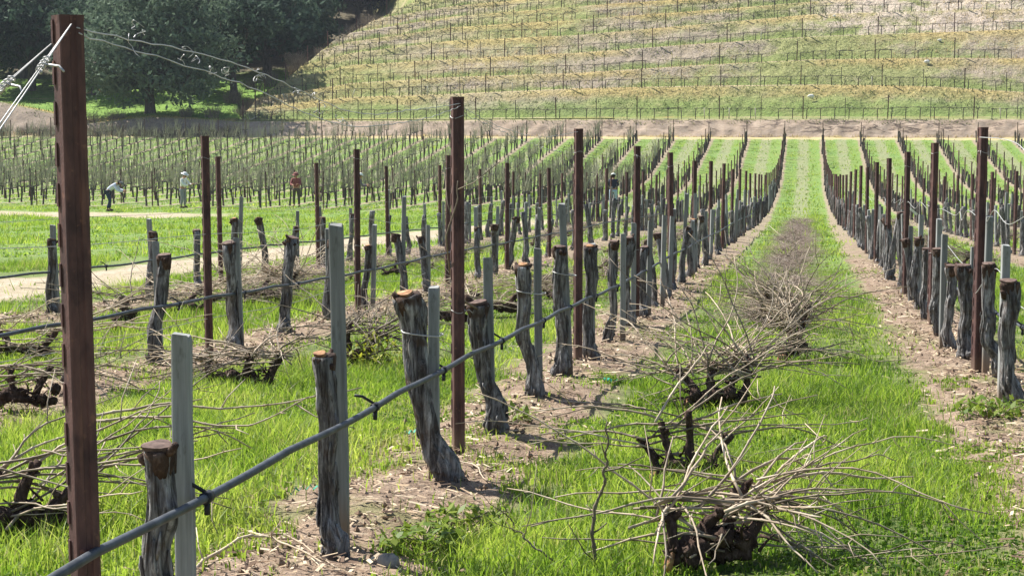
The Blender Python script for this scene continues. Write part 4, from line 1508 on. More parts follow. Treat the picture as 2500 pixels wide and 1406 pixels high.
for j, px in enumerate(pxs):
    x0, y0 = on_Y(px, 151.9)
    z0 = zf(x0, y0) - .25
    wid = 2.3 + max(0, (290 - btop[j])) * .06
    x1, y1 = on_Y(px, 151.9 + wid)
    D1 = depth((x1, y1))
    z1 = HC + D1 * k_at(px, btop[j])
    crest.append((x1, y1, z1, D1))
    for i in range(NB + 1):
        s = i / NB
        prof = s ** .85 if s < .75 else .75 ** .85 + (1 - .75 ** .85) * ((s - .75) / .25) ** .8
        bank[i, j] = (lerp(x0, x1, s), lerp(y0, y1, s), lerp(z0, z1, prof)); bv[i, j] = s
nz = (vnoise(bank[..., 0], bank[..., 2] * 3 + bank[..., 1], .55, 21) - .5) * .16 + (vnoise(bank[..., 0], bank[..., 2] * 3, 1.9, 22) - .5) * .08
ridge = np.abs(vnoise(bank[..., 0] + 2.5 * bv, bank[..., 2] * 2, .9, 23) - .5)
env = np.sin(np.pi * np.clip(bv, 0, 1)) ** .7
bank[..., 1] += (nz ) * env
bank[..., 2] += (vnoise(bank[..., 0], bank[..., 1], 1.4, 24) - .5) * .30 * env
o = ob('road_bank', np_mesh('road_bank', bank.reshape(-1, 3), [grid_faces(NB + 1, len(pxs))], M['bank'], {'v': bv.ravel()}))
tag(o, kind='structure')

# hillside
q = NT('terraced_hill')
v = q.pos(); t = q.attr('v'); kk = q.attr('k')
n1 = q.noise(v, .085, 4, .6); n2 = q.noise(v, .55, 4, .65); n3 = q.noise(v, 3.2, 4, .7); n4 = q.noise(q.pos((1, .3, 2.5)), .045, 3, .6)
grass = q.ramp(n3, [(.3, (.145, .165, .055)), (.5, (.25, .265, .10)), (.72, (.37, .37, .17))])
straw = q.ramp(n3, [(.3, (.24, .18, .07)), (.5, (.40, .315, .125)), (.72, (.54, .44, .20))])
earth = q.ramp(n3, [(.3, (.20, .165, .12)), (.5, (.32, .265, .20)), (.72, (.44, .375, .29))])
c = q.mix(q.mr(q.math('ADD', n4, q.math('MULTIPLY', q.math('SUBTRACT', n2, .5), .35)), .42, .58), grass, earth)
up = q.math('ADD', t, q.math('MULTIPLY', q.math('SUBTRACT', n2, .5), .6))
c = q.mix(q.math('MULTIPLY', q.mr(up, .55, .98), q.mr(n1, .36, .58)), c, straw)
c = q.mix(q.math('MULTIPLY', q.mr(up, .35, .0), q.mr(n1, .62, .45)), c, q.mix(n3, (.13, .175, .045), (.26, .31, .10)))
# bench by the vines: bare, straw or orange dry grass
be = q.math('MULTIPLY', q.mr(t, .02, -.05), q.mr(n2, .2, .5, .8, 1.0))
bc = q.mix(q.mr(n1, .45, .62), q.ramp(n3, [(.3, (.36, .27, .16)), (.7, (.60, .48, .33))]), q.ramp(n3, [(.3, (.36, .22, .075)), (.7, (.55, .40, .17))]))
c = q.mix(be, c, bc)
# pale bare patch high on the right
pr = q.xy()
pale = q.math('MULTIPLY', q.mr(q.math('ADD', pr[0], q.math('MULTIPLY', n2, 10)), 2, 10), q.mr(q.math('ADD', kk, q.math('MULTIPLY', n2, 1.5)), 4.4, 5.0))
pale = q.math('MULTIPLY', pale, q.mr(n2, .30, .55))
c = q.mix(q.math('MULTIPLY', pale, .85), c, q.ramp(n3, [(.3, (.42, .33, .26)), (.7, (.68, .58, .48))]))
c = q.mix(q.math('MULTIPLY', q.math('MULTIPLY', q.mr(q.math('ADD', pr[0], q.math('MULTIPLY', n1, 14)), -8, -26), q.mr(n2, .40, .60)), .38), c, q.mix(n3, (.34, .31, .10), (.56, .49, .20)))
# lowest terrace: fresh green
low = q.mr(q.math('ADD', kk, q.math('MULTIPLY', up, .9)), 1.75, 1.35)
c = q.mix(q.math('MULTIPLY', q.math('MULTIPLY', low, q.mr(n2, .25, .60)), .8), c, q.mix(n3, (.12, .19, .04), (.235, .32, .085)))
q.bump(q.math('ADD', n3, n2), .9, .3)
M['hill'] = q.done(c, .95)
NC = 420
us = np.concatenate([[-.03, -.012], np.linspace(0, 1, NC)])
rings, rv_, rk = [], [], []
bench_pts = {}
colD = None
for k in range(1, 11):
    pxk = XL[k] + (2900 - XL[k]) * np.clip(us, 0, 1)
    yk = np.interp(pxk, TX, T_[k])
    top = np.zeros((len(us), 3))
    for j, px in enumerate(pxk):
        if k == 1:
            x1, y1 = on_Y(px, 154.4)
            D = depth((x1, y1)); z = HC + D * k_at(px, yk[j] + 1.5)
        else:
            Db, zb = prev[j]
            # the column drifts sideways between terraces: fine, depth is what matters
            kq = k_at(px, yk[j])
            den = .62 - kq
            D = (HC - zb + .62 * Db) / den if den > .05 else Db + 3
            D = min(max(D, Db + 1.2), Db + 7.5)
            z = HC + D * kq
        r = ray(px, yk[j]); p = CAM + r * (D / r.dot(HF))
        top[j] = (p.x, p.y, z)
    if k > 1:
        NS = 7
        for i in range(1, NS):
            s = i / NS
            prof = s + .06 * math.sin(s * 2 * math.pi)
            rg_ = back * (1 - s) + top * s
            rg_[:, 2] = back[:, 2] * (1 - prof) + top[:, 2] * prof
            nz = (vnoise(rg_[:, 0], rg_[:, 2] * 2, .4, 30 + k) - .5) * .5 + (vnoise(rg_[:, 0], rg_[:, 2] * 2, 1.6, 40 + k) - .5) * .28
            rg_[:, 2] += nz * math.sin(math.pi * s)
            rings.append(rg_); rv_.append(np.full(len(us), s)); rk.append(np.full(len(us), k - 1.0))
    rings.append(top); rv_.append(np.full(len(us), 1.0 if k > 1 else -.1)); rk.append(np.full(len(us), k - 1.0 if k > 1 else 1.0))
    bw = 2.6 if k == 1 else 2.0
    back = top + np.array([HF.x * bw, HF.y * bw, .10])
    mid = top + np.array([HF.x * bw * .35, HF.y * bw * .35, .03])
    rings.append(mid); rv_.append(np.full(len(us), -.15)); rk.append(np.full(len(us), float(k)))
    rings.append(back.copy()); rv_.append(np.full(len(us), 0.0)); rk.append(np.full(len(us), float(k)))
    bench_pts[k] = (pxk, top + np.array([HF.x * .55, HF.y * .55, .04]))
    prev = [(depth(b_), b_[2]) for b_ in back]
rings.append(back + np.array([HF.x * 45, HF.y * 45, 20])); rv_.append(np.full(len(us), .5)); rk.append(np.full(len(us), 10.0))
RG = np.array(rings)
for j, (dx, dy, dz) in enumerate(((-14, 16, -11), (-5, 6, -3.4))):
    RG[:, j] = RG[:, 2] + np.array([dx, dy, dz])
    RG[:3, j, 2] = np.minimum(RG[:3, j, 2], RG[:3, 2, 2] - .4)
o = ob('hillside', np_mesh('hillside', RG.reshape(-1, 3), [grid_faces(len(rings), len(us))], M['hill'], {'v': np.array(rv_).ravel(), 'k': np.array(rk).ravel()}))
tag(o, kind='structure')

# meadow and wooded slope on the left
q = NT('meadow_slope')
v = q.pos(); kk = q.attr('k'); n1 = q.noise(v, .12, 4); n2 = q.noise(v, 1.3, 4, .65); n3 = q.noise(v, 5, 3)
g = q.ramp(n2, [(.3, (.075, .15, .02)), (.55, (.16, .28, .04)), (.75, (.26, .37, .08))])
g = q.mix(q.mr(n1, .58, .72), g, (.40, .32, .13))
w_ = q.ramp(n2, [(.3, (.06, .055, .035)), (.7, (.16, .13, .08))])  # brown wood floor kept dark: shade under the trees put into the colour
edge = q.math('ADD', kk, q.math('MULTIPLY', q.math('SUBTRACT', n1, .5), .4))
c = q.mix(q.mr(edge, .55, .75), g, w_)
c = q.mix(q.math('MULTIPLY', q.mr(kk, .06, .0), q.mr(n1, .35, .5)), c, (.46, .30, .11))
q.bump(n3, .8, .2)
M['meadow'] = q.done(c, .95)
pm = np.linspace(-500, 1500, 160)
ring, ks = [], []
steps = [(0, -.05, 0), (2, .16, .03), (8, .9, .2), (16, 1.9, .35), (26, 3.1, .5), (36, 4.3, .62), (44, 5.4, .8), (56, 7.6, 1), (80, 13, 1), (120, 24, 1), (170, 42, 1)]
cx = np.array([c_[0] for c_ in crest]); cy = np.array([c_[1] for c_ in crest]); cz = np.array([c_[2] for c_ in crest])
for (dd, dz, kv) in steps:
    r_ = np.zeros((len(pm), 3))
    for j, px in enumerate(pm):
        z0 = float(np.interp(min(px, 575), pxs, cz)); x0 = float(np.interp(px, pxs, cx)); y0 = float(np.interp(px, pxs, cy))
        D0 = depth((x0, y0))
        s = (D0 + dd) / D0
        zz0 = lerp(z0, .35, min(1, dd / 12))
        r_[j] = (x0 * s, y0 * s, (zz0 if dd else z0) + dz - (.8 if px > 590 and dd < 20 else 0))
    r_[:, 2] += (vnoise(r_[:, 0], r_[:, 1], .12, 51) - .5) * min(1.2, dd * .06)
    ring.append(r_); ks.append(np.full(len(pm), kv))
MR = np.array(ring)
o = ob('meadow_slope', np_mesh('meadow_slope', MR.reshape(-1, 3), [grid_faces(len(ring), len(pm))], M['meadow'], {'k': np.array(ks).ravel()}))
tag(o, kind='structure')
mcols = MR  # rings x columns


def meadow_at(px, dd):
    d_ = [s[0] for s in steps]
    j = float(np.interp(px, pm, np.arange(len(pm)))); j0 = min(int(j), len(pm) - 2); f = j - j0
    i = float(np.interp(dd, d_, np.arange(len(d_)))); i0 = min(int(i), len(d_) - 2); e = i - i0
    p = (MR[i0, j0] * (1 - f) + MR[i0, j0 + 1] * f) * (1 - e) + (MR[i0 + 1, j0] * (1 - f) + MR[i0 + 1, j0 + 1] * f) * e
    return Vector(p)


# hillside posts and vines
def hill_vine_mesh(seed):
    rn = random.Random(seed)
    b = MB()
    h = rn.uniform(.73, .78); lx = rn.uniform(-.04, .04)
    b.tube([(lx * .2, 0, -.2), (lx * .6, 0, h * .4), (lx, .0, h * .85), (lx + .06, 0, h)], [.046, .036, .034, .030], 5)
    b.tube([(lx - .12, 0, h - .01), (lx + .3, .01, h + rn.uniform(.0, .03)), (lx + .7, 0, h + rn.uniform(-.01, .02)), (lx + 1.30, 0, h - .005)], [.019, .019, .017, .016], 5)
    for k in range(6):
        x = lx + rn.uniform(.1, 1.1)
        b.tube([(x, 0, h), (x + rn.uniform(-.03, .03), rn.uniform(-.03, .03), h + .10)], [.018, .010], 4)
    return b.mesh('hillside_vine', M['farbark'], False)


HV = [hill_vine_mesh(k) for k in range(6)]
b = MB(); b.box((-.042, -.042, -.3), (.042, .042, 1.76)); b.box((-.05, -.046, 1.74), (.05, .046, 1.78))
TP = b.mesh('trellis_post', M['rust'], False)
b = MB(); b.box((-.026, -.026, -.3), (.026, .026, 1.6)); b.box((-.031, -.031, 1.58), (.031, .031, 1.62))
TP2 = b.mesh('trellis_post', M['farbark'], False)
TN = {1: 'lowest terrace of the hillside', 2: 'second terrace up the hillside', 3: 'third terrace up the hillside', 4: 'fourth terrace up the hillside', 5: 'fifth terrace up the hillside',
      6: 'sixth terrace up the hillside', 7: 'seventh terrace up the hillside', 8: 'eighth terrace near the top left of the hillside', 9: 'highest terrace at the top left of the hillside'}
rn = random.Random(19)
nv = 0
rv, rf, nb = [], [], 0
hvn = [(np.array([tuple(v_.co) for v_ in m.vertices]), [tuple(p.vertices) for p in m.polygons]) for m in HV]
for k in range(1, 10):
    pxk, bp = bench_pts[k]
    m = slice(2, None)
    P = bp[m]; seg = np.concatenate([[0], np.cumsum(np.linalg.norm(np.diff(P[:, :2], axis=0), axis=1))])
    s = .6
    n_ = 0
    while s < seg[-1]:
        p = [float(np.interp(s, seg, P[:, i])) for i in range(3)]
        p2 = [float(np.interp(s + .5, seg, P[:, i])) for i in range(3)]
        ang = math.atan2(p2[1] - p[1], p2[0] - p[0])
        if in_view(p, 30) and project(p)[1] > -4:
            dense = 1 if s > 22 else 2
            if n_ % 3 == 0 or (dense == 2 and n_ % 3 == 1):
                big = n_ % 3 == 0
                o = ob('trellis_post', TP if big and n_ % 6 == 0 else TP2, (p[0], p[1], p[2]), (rn.uniform(-.02, .02), rn.uniform(-.025, .025), ang), (1, 1, rn.uniform(.94, 1.04)))
                tag(o, f'thin dark trellis post on the {TN[k]}', 'post', f'trellis posts on the {TN[k]}')
            if rn.random() < .97:
                flip = 0 if rn.random() < .96 else math.pi
                j = rn.randrange(6); sc = rn.uniform(.95, 1.08)
                pos_ = (p[0] + .3 * math.cos(ang), p[1] + .3 * math.sin(ang) - .02, p[2])
                if nv < 298:
                    o = ob('hillside_vine', HV[j], pos_, (0, rn.uniform(-.02, .02), ang + flip), (sc,) * 3)
                    tag(o, f'small dark pruned vine trained along the {TN[k]}', 'vine', f'vines on the {TN[k]}'); nv += 1
                else:
                    a = ang + flip
                    Rm = np.array([[math.cos(a), -math.sin(a), 0], [math.sin(a), math.cos(a), 0], [0, 0, 1]]) * sc
                    vv, ff = hvn[j]
                    rv.append(vv @ Rm.T + np.array(pos_)); rf += [tuple(nb + t_ for t_ in f) for f in ff]; nb += len(vv)
        s += 1.17; n_ += 1
if rv:
    me = bpy.data.meshes.new('upper_hillside_vines')
    me.from_pydata(np.concatenate(rv).tolist(), [], rf); me.materials.append(M['farbark'])
    tag(ob('upper_hillside_vines', me), 'lines of small dark vines on the upper terraces', 'vines', kind='stuff')


def hill_pt(k, px, dz=0):
    pxk, bp = bench_pts[k]
    return Vector([float(np.interp(px, pxk, bp[:, i])) for i in range(3)]) + Vector((0, -.25, dz))


for (px, k, lab) in ((1722, 1, 'leftmost of three white marker stakes right of centre on the lowest terrace'), (1782, 1, 'middle of three white marker stakes on the lowest terrace'),
                     (1847, 1, 'rightmost of three white marker stakes near the aisle end on the lowest terrace'), (2446, 1, 'white marker stake at the right end of the lowest terrace'),
                     (860, 2, 'white slanting marker stake at the left of the second terrace'), (1044, 2, 'white marker stake left of the second post on the second terrace'),
                     (1252, 2, 'white marker stake on the second terrace above the centre'), (2131, 2, 'white marker stake on the second terrace at the right'), (1860, 4, 'white marker stake on the fourth terrace'),
                     (2157, 5, 'left of two white marker stakes in the pale patch'), (2187, 5, 'right of two white marker stakes in the pale patch')):
    b = MB()
    b.tube([(0, 0, -.2), (0, 0, .75), (.003, 0, .8)], [.045, .045, .03], 7)
    p = hill_pt(k, px)
    tag(ob('marker_stake', b.mesh('marker_stake', M['tube']), p, (0, .35 if px == 860 else rn.uniform(-.05, .05), 0)), lab, 'stake')
rgs = RG


def riser_pt(k, px, f):
    """point on the slope above terrace k"""
    a = hill_pt(k, px); c_ = hill_pt(k + 1, px)
    pxk, bp = bench_pts[k]
    a = a + Vector((HF.x, HF.y, 0)) * 1.8
    return a.lerp(c_, f)


for (px, k, f, s, lab) in ((1986, 1, .58, .22, 'white rock on the slope above the lowest terrace'), (2268, 2, .80, .22, 'white rock on the slope above the second terrace'),
                           (2041, 4, .80, .14, 'small white rock high on the slope right of centre'), (2301, 3, .62, .14, 'small white rock above the third terrace at the right')):
    b = MB()
    b.ball((0, 0, .05), s, 10, 7, (1.25, .8, .75), lambda p_, t_: 1 + .15 * math.sin(2 * p_ + px) + .10 * math.sin(3 * t_ + p_))
    tag(ob('white_rock', b.mesh('white_rock', M['wstone']), riser_pt(k, px, f) + Vector((0, -.15, .12))), lab, 'rock')

# tufts of dry and green grass over hill, bank and meadow
q = NT('hill_tufts')
t = q.attr('tint')
M['tuft'] = q.leafy(q.ramp(t, [(0, (.10, .13, .045)), (.4, (.23, .27, .10)), (.7, (.46, .38, .20)), (1, (.62, .50, .28))]), .3)
rg = np.random.default_rng(4)


def tufts(P, n, hs, ws, tint, name):
    nr_, nc_ = P.shape[:2]
    i = rg.random(n) * (nr_ - 1.001); j = rg.random(n) * (nc_ - 1.001)
    i0, j0 = i.astype(int), j.astype(int); e = (i - i0)[:, None]; f = (j - j0)[:, None]
    c_ = (P[i0, j0] * (1 - f) + P[i0, j0 + 1] * f) * (1 - e) + (P[i0 + 1, j0] * (1 - f) + P[i0 + 1, j0 + 1] * f) * e
    keep = vnoise(c_[:, 0], c_[:, 1] + c_[:, 2] * 2, .35, 61) + .35 * rg.random(n) > .45
    c_ = c_[keep]; n = len(c_)
    h = hs * (.4 + rg.random(n)); w = ws * (.5 + rg.random(n)); a = rg.random(n) * 6.28
    s = np.stack([np.cos(a) * w, np.sin(a) * w, 0 * a], -1)
    l = np.stack([rg.normal(0, .4, n) * h, rg.normal(0, .4, n) * h, h], -1)
    V = np.stack([c_ - s - [0, 0, .05], c_ + s - [0, 0, .05], c_ + l], 1).reshape(-1, 3)
    tt = np.clip(tint[0] + tint[1] * (vnoise(c_[:, 0], c_[:, 1] + c_[:, 2], .12, 62) - .5) + .35 * (rg.random(n) - .5), 0, 1)
    tag(ob(name, np_mesh(name, V, [np.arange(n)[:, None] * 3 + np.array([[0, 1, 2]])], M['tuft'], {'tint': np.repeat(tt, 3)}, False)), kind='stuff')


tufts(RG[3:-1, 2:], 42000, .22, .045, (.50, 1.1), 'hill_grass')
tufts(bank[10:], 2600, .16, .04, (.45, .6), 'bank_grass')
tufts(bank[:3], 2600, .22, .05, (.88, .2), 'dry_bank_grass')
tufts(MR[:6], 9000, .18, .05, (.15, .4), 'meadow_tufts')

# ------------------------------------------------------------------ trees
q = NT('oak_leaf')
t = q.attr('tint')
c = q.ramp(t, [(0, (.022, .048, .034)), (.5, (.058, .100, .066)), (1, (.12, .175, .11))])
c = q.hsv(c, q.mr(q.rnd(), 0, 1, .75, 1.15, False))
M['leaf'] = q.leafy(c, .25); q.p.inputs['Roughness'].default_value = .85; q.p.inputs['Specular IOR Level'].default_value = .1
q = NT('sunlit_oak_leaf')  # dark oak leaf made paler: sunlight and haze put into its green
t = q.attr('tint')
M['leaf2'] = q.leafy(q.ramp(t, [(0, (.070, .110, .075)), (.5, (.135, .190, .130)), (1, (.21, .27, .185))]), .30); q.p.inputs['Roughness'].default_value = .85; q.p.inputs['Specular IOR Level'].default_value = .1
q = NT('oak_bark')
M['obark'] = q.done(q.ramp(q.noise(q.coord('Object', (1, 1, .3)), 5, 4), [(.3, (.035, .030, .026)), (.7, (.14, .12, .10))]), .9)


def tree_meshes(seed, H, Wd_, nclump, nleaf, leaf, base=.18, lobes=None, mat='leaf'):
    rn = random.Random(seed); rg = np.random.default_rng(seed)
    if lobes is None:
        lobes = []
        for k in range(rn.randint(9, 12)):
            a = rn.uniform(0, 6.28); r = rn.uniform(.1, .34) * Wd_
            lobes.append((math.cos(a) * r, math.sin(a) * r, H * rn.uniform(base + .18, .80), Wd_ * rn.uniform(.15, .25), H * rn.uniform(.12, .20)))
        lobes.append((0, 0, H * .82, Wd_ * .22, H * .17))
    tb = MB()
    th = H * .34
    lx, ly = rn.uniform(-.4, .4), rn.uniform(-.4, .4)
    tb.tube(catmull([(0, 0, -.4), (lx * .2, ly * .2, th * .3), (lx * .6, ly * .5, th * .7), (lx, ly, th)], 8), [H * .05, H * .042, H * .037, H * .034, H * .032, H * .030, H * .029, H * .027, H * .025], 9, True,
            lambda a, t_: 1 + .1 * math.sin(3 * a + seed))
    for (x, y, z, r, h) in lobes:
        s = Vector((lx * .7, ly * .7, th * rn.uniform(.45, .95)))
        e = Vector((x, y, z)); m_ = s.lerp(e, .5) + Vector((rn.uniform(-.4, .4), rn.uniform(-.4, .4), rn.uniform(-.3, .5)))
        tb.tube(catmull([s, m_, e], 6), [H * .018 * (1 - .12 * i) for i in range(7)], 6)
        for q_ in range(2):
            ee = e + Vector((rn.uniform(-r, r), rn.uniform(-r, r), rn.uniform(-h, h))) * .9
            tb.tube([m_.lerp(e, .6), ee], [H * .007, H * .002], 4)
    trunk = tb.mesh('trunk', M['obark'])
    tot = sum(l[3] ** 2 for l in lobes)
    cs = []
    for (x, y, z, r, h) in lobes:
        n = max(6, int(nclump * r * r / tot))
        d = rg.normal(0, 1, (n, 3)); d /= np.linalg.norm(d, axis=1)[:, None]
        rr = (.60 + .48 * rg.random(n) ** .6)[:, None]
        cs.append(np.array([x, y, z]) + d * rr * np.array([r, r, h]))
    cs = np.concatenate(cs)
    cs = cs[cs[:, 2] > H * base * .6]
    n = len(cs) * nleaf
    c_ = np.repeat(cs, nleaf, 0); cr = np.repeat(.32 + .38 * rg.random(len(cs)), nleaf) * H / 11
    g_ = rg.normal(0, 1, (n, 3)); p = c_ + g_ * cr[:, None] * np.array([1, 1, .62])
    L = leaf * (.5 + .9 * rg.random(n))
    ax = rg.normal(0, 1, (n, 3)); ax /= np.linalg.norm(ax, axis=1)[:, None]
    bx = np.cross(ax, rg.normal(0, 1, (n, 3))); bx /= np.linalg.norm(bx, axis=1)[:, None]
    a_ = ax * L[:, None]; b_ = bx * (L * .42)[:, None]
    V = np.stack([p - a_, p + b_, p + a_, p - b_], 1).reshape(-1, 3)
    ti = np.clip(np.repeat(.25 + .5 * rg.random(len(cs)), nleaf) + .3 * (rg.random(n) - .5), 0, 1)
    crown = np_mesh('crown', V, [np.arange(n)[:, None] * 4 + np.array([[0, 1, 2, 3]])], M[mat], {'tint': np.repeat(ti, 4)}, False)
    return trunk, crown


def plant_tree(ms, p, rot, sc, name, label, group=None):
    r = bpy.data.objects.new(name, None); COL.objects.link(r)
    r.location = p; r.rotation_euler = (0, 0, rot); r.scale = (sc,) * 3
    tag(r, label, 'tree', group)
    ob('trunk', ms[0], parent=r); ob('crown', ms[1], parent=r)
    return r


# the pale oak standing at the edge of the bank: wide, low skirts
lob = [(-5.6, 0, 5.0, 2.9, 1.8), (-3.2, -1, 7.0, 3.2, 2.3), (.2, .5, 9.4, 3.4, 2.5), (3.2, 0, 7.0, 3.2, 2.3), (5.6, .5, 5.4, 2.5, 1.9), (-6.4, .4, 3.4, 1.9, 1.2), (1.9, -1.5, 3.9, 2.7, 1.9),
       (4.4, -.8, 3.2, 2.1, 1.4), (-2.0, -1.8, 4.4, 2.7, 1.7), (-.4, -1.7, 6.2, 2.9, 2.1), (2.2, 1.6, 2.4, 1.9, 1.3), (-1.9, -.6, 2.1, 1.7, 1.1), (0, 1.5, 11.4, 2.9, 2.0), (-4.2, 1.5, 9.2, 2.7, 2.0), (3.9, 1.4, 9.8, 2.7, 2.0),
       (-3.4, .2, 2.9, 1.7, 1.0), (3.2, .8, 5.2, 2.5, 1.6), (-.2, 1.2, 3.4, 1.8, 1.2)]
oak = tree_meshes(3, 12.5, 13, 640, 26, .27, .06, lob, 'leaf2')
plant_tree(oak, meadow_at(372, 3.0) - Vector((0, 0, .1)), 0, 1.0, 'oak_tree', 'large pale grey-green oak with low branches standing on the bank edge')
T3 = [tree_meshes(20 + s, 11.5, 11.5, 330, 18, .36, .16) for s in range(5)]
rn = random.Random(44)
# first line, each seen on its own
for (px, dd, sc, s, lab) in ((238, 17, .85, 0, 'dark oak with bare trunk showing left of the pale oak'), (85, 20, 1.0, 1, 'dark spreading oak behind the guy wires'), (-40, 15, 1.0, 2, 'dark oak cut by the left picture edge'),
                             (480, 17, .95, 3, 'dark oak right behind the pale oak'), (575, 16, .9, 4, 'dark oak at the foot of the hillside'), (655, 30, 1.0, 1, 'dark oak above the brushy hill edge'),
                             (735, 44, .95, 0, 'dark oak beside the bright grass wedge of the hill'), (330, 26, 1.1, 2, 'tall dark oak rising behind the pale oak')):
    plant_tree(T3[s], meadow_at(px, dd) - Vector((0, 0, .15)), rn.uniform(0, 6.28), sc, 'oak_tree', lab)
for row, (dd, px0, px1, st) in enumerate(((36, -120, 700, 96), (50, -120, 760, 104), (60, -90, 860, 100), (72, -150, 1000, 96), (86, -100, 1120, 100), (104, 300, 1220, 105))):
    px = px0 + rn.uniform(0, 40)
    while px < px1:
        plant_tree(T3[rn.randrange(5)], meadow_at(px, dd + rn.uniform(-4, 4)) - Vector((0, 0, .2)), rn.uniform(0, 6.28), rn.uniform(.85, 1.2), 'oak_tree',
                   'dark oak crown in the shaded wood above the vineyard', 'oaks of the dark wood')
        px += st * rn.uniform(.85, 1.15)

# dry brush at the foot of the hill and along the left bank
q = NT('dry_brush')
t = q.attr('tint')
M['brush'] = q.done(q.ramp(t, [(0, (.07, .06, .05)), (.5, (.20, .165, .135)), (1, (.34, .29, .22))]), .9)


def brush_mesh(seed, R0, H, n):
    rn = random.Random(seed); rg = np.random.default_rng(seed)
    b = MB()
    for k in range(n):
        a = rn.uniform(0, 6.28); rr = R0 * math.sqrt(rn.random())
        p = Vector((math.cos(a) * rr * .6, math.sin(a) * rr * .6, -.1)); e = Vector((math.cos(a) * rr * 1.15 + rn.uniform(-.2, .2), math.sin(a) * rr * 1.15, H * rn.uniform(.5, 1.1)))
        m_ = p.lerp(e, .5) + Vector((rn.uniform(-.2, .2), rn.uniform(-.2, .2), .05))
        b.tube([p, m_, e], [.022, .016, .008], 3, False)
        for s in range(3):
            q_ = m_.lerp(e, rn.random()); b.tube([q_, q_ + Vector((rn.uniform(-.35, .35), rn.uniform(-.3, .3), rn.uniform(-.05, .35)))], [.011, .005], 3, False)
    me = b.mesh('dry_shrub', M['brush'], False)
    at_ = me.attributes.new('tint', 'FLOAT', 'POINT')
    at_.data.foreach_set('value', rg.random(len(me.vertices)).astype(np.float32))
    return me


BR = [brush_mesh(k, 1.0, 1.0, 70) for k in range(4)]
rn = random.Random(23)
for (px, dd, s, lab) in ((610, 1.0, 1.0, 'dry grey shrub at the very foot of the hill edge'), (648, 3.2, 1.2, 'dark scrubby shrub on the lowest corner of the hill'), (672, 2.5, .9, 'low dark shrub at the left end of the lowest terrace'),
                         (590, 5, 1.1, 'dry shrub beside the fallen pale branch'), (520, 1.5, .9, 'dry brown shrub on the bank right of the pale oak'), (455, 1.2, .8, 'small dry shrub on the bank under the pale oak'),
                         (285, 1.0, .9, 'dry reddish shrub on the bank left of the pale oak'), (230, .8, .8, 'small dry shrub close to the tall end post')):
    tag(ob('dry_shrub', BR[rn.randrange(4)], meadow_at(px, dd), (0, 0, rn.uniform(0, 6)), (s, s, s * rn.uniform(.8, 1.2))), lab, 'shrub')
for j in range(16):
    px = -20 + j * 39 + rn.uniform(-12, 12)
    x0, y0 = on_Y(px, 150.6 + rn.uniform(-.6, .6))
    tag(ob('dry_shrub', BR[rn.randrange(4)], (x0, y0, zf(x0, y0)), (0, 0, rn.uniform(0, 6)), (rn.uniform(.8, 1.3), .8, rn.uniform(.6, 1.0))), 'low dry shrub along the foot of the left bank', 'shrub', 'dry shrubs along the foot of the left bank')
# shrubs up the left edge of the hill
for k in range(2, 9):
    for t in range(3):
        p = Vector(RG[3 + (k - 1) * 9 - 5 if False else 0][2])
        pxk, bp = bench_pts[k]
        p = Vector(bp[2]) + Vector((rn.uniform(-3.5, .4), rn.uniform(0, 3), rn.uniform(-1.6, -.1)))
        tag(ob('dry_shrub', BR[rn.randrange(4)], p, (0, 0, rn.uniform(0, 6)), (rn.uniform(.7, 1.2),) * 2 + (rn.uniform(.8, 1.5),)), 'grey leafless shrub on the left edge of the terraced hill', 'shrub', 'shrubs on the left edge of the hill')
p = meadow_at(600, 1.5)
b = MB()
b.tube(catmull([(-1.0, 0, .15), (-.3, .1, .5), (.5, 0, .7), (1.3, .1, 1.05)], 10), [.11 - .008 * i for i in range(11)], 7)
for s in range(5):
    q0 = Vector((-.6 + s * .4, .05, .35 + s * .13)); b.tube([q0, q0 + Vector((rn.uniform(-.3, .4), 0, rn.uniform(.2, .6)))], [.04, .01], 5)
q = NT('bleached_wood')
M['bleach'] = q.done(q.mix(q.noise(q.coord(), 6, 3), (.36, .33, .28), (.62, .58, .50)), .85)
tag(ob('fallen_branch', b.mesh('fallen_branch', M['bleach']), p + Vector((0, -.4, 0))), 'bleached fallen branch at the foot of the hill edge', 'branch')
# ------------------------------------------------------------------ people pruning the uncut vines
def solid(name, c1, c2, sc=14, rough=.85):
    q = NT(name)
    return q.done(q.mix(q.noise(q.coord(), sc, 3), c1, c2), rough)


SKIN = solid('skin', (.34, .19, .12), (.42, .24, .16))
HAIR = solid('dark_hair', (.012, .010, .009), (.03, .025, .02))
SHOE = solid('work_shoe', (.05, .04, .03), (.10, .08, .06))


def skin_obj(name, verts, edges, radii, mat, parent=None, root=0, sub=2):
    me = bpy.data.meshes.new(name)
    me.from_pydata([tuple(v) for v in verts], edges, [])
    me.materials.append(mat)
    o = ob(name, me, parent=parent)
    sk = o.modifiers.new('skin', 'SKIN'); sk.use_smooth_shade = True
    lay = me.skin_vertices[0].data
    for i, r in enumerate(radii):
        lay[i].radius = (r, r) if not isinstance(r, tuple) else r
        lay[i].use_root = (i == root)
    sm = o.modifiers.new('sub', 'SUBSURF'); sm.levels = sm.render_levels = sub
    return o


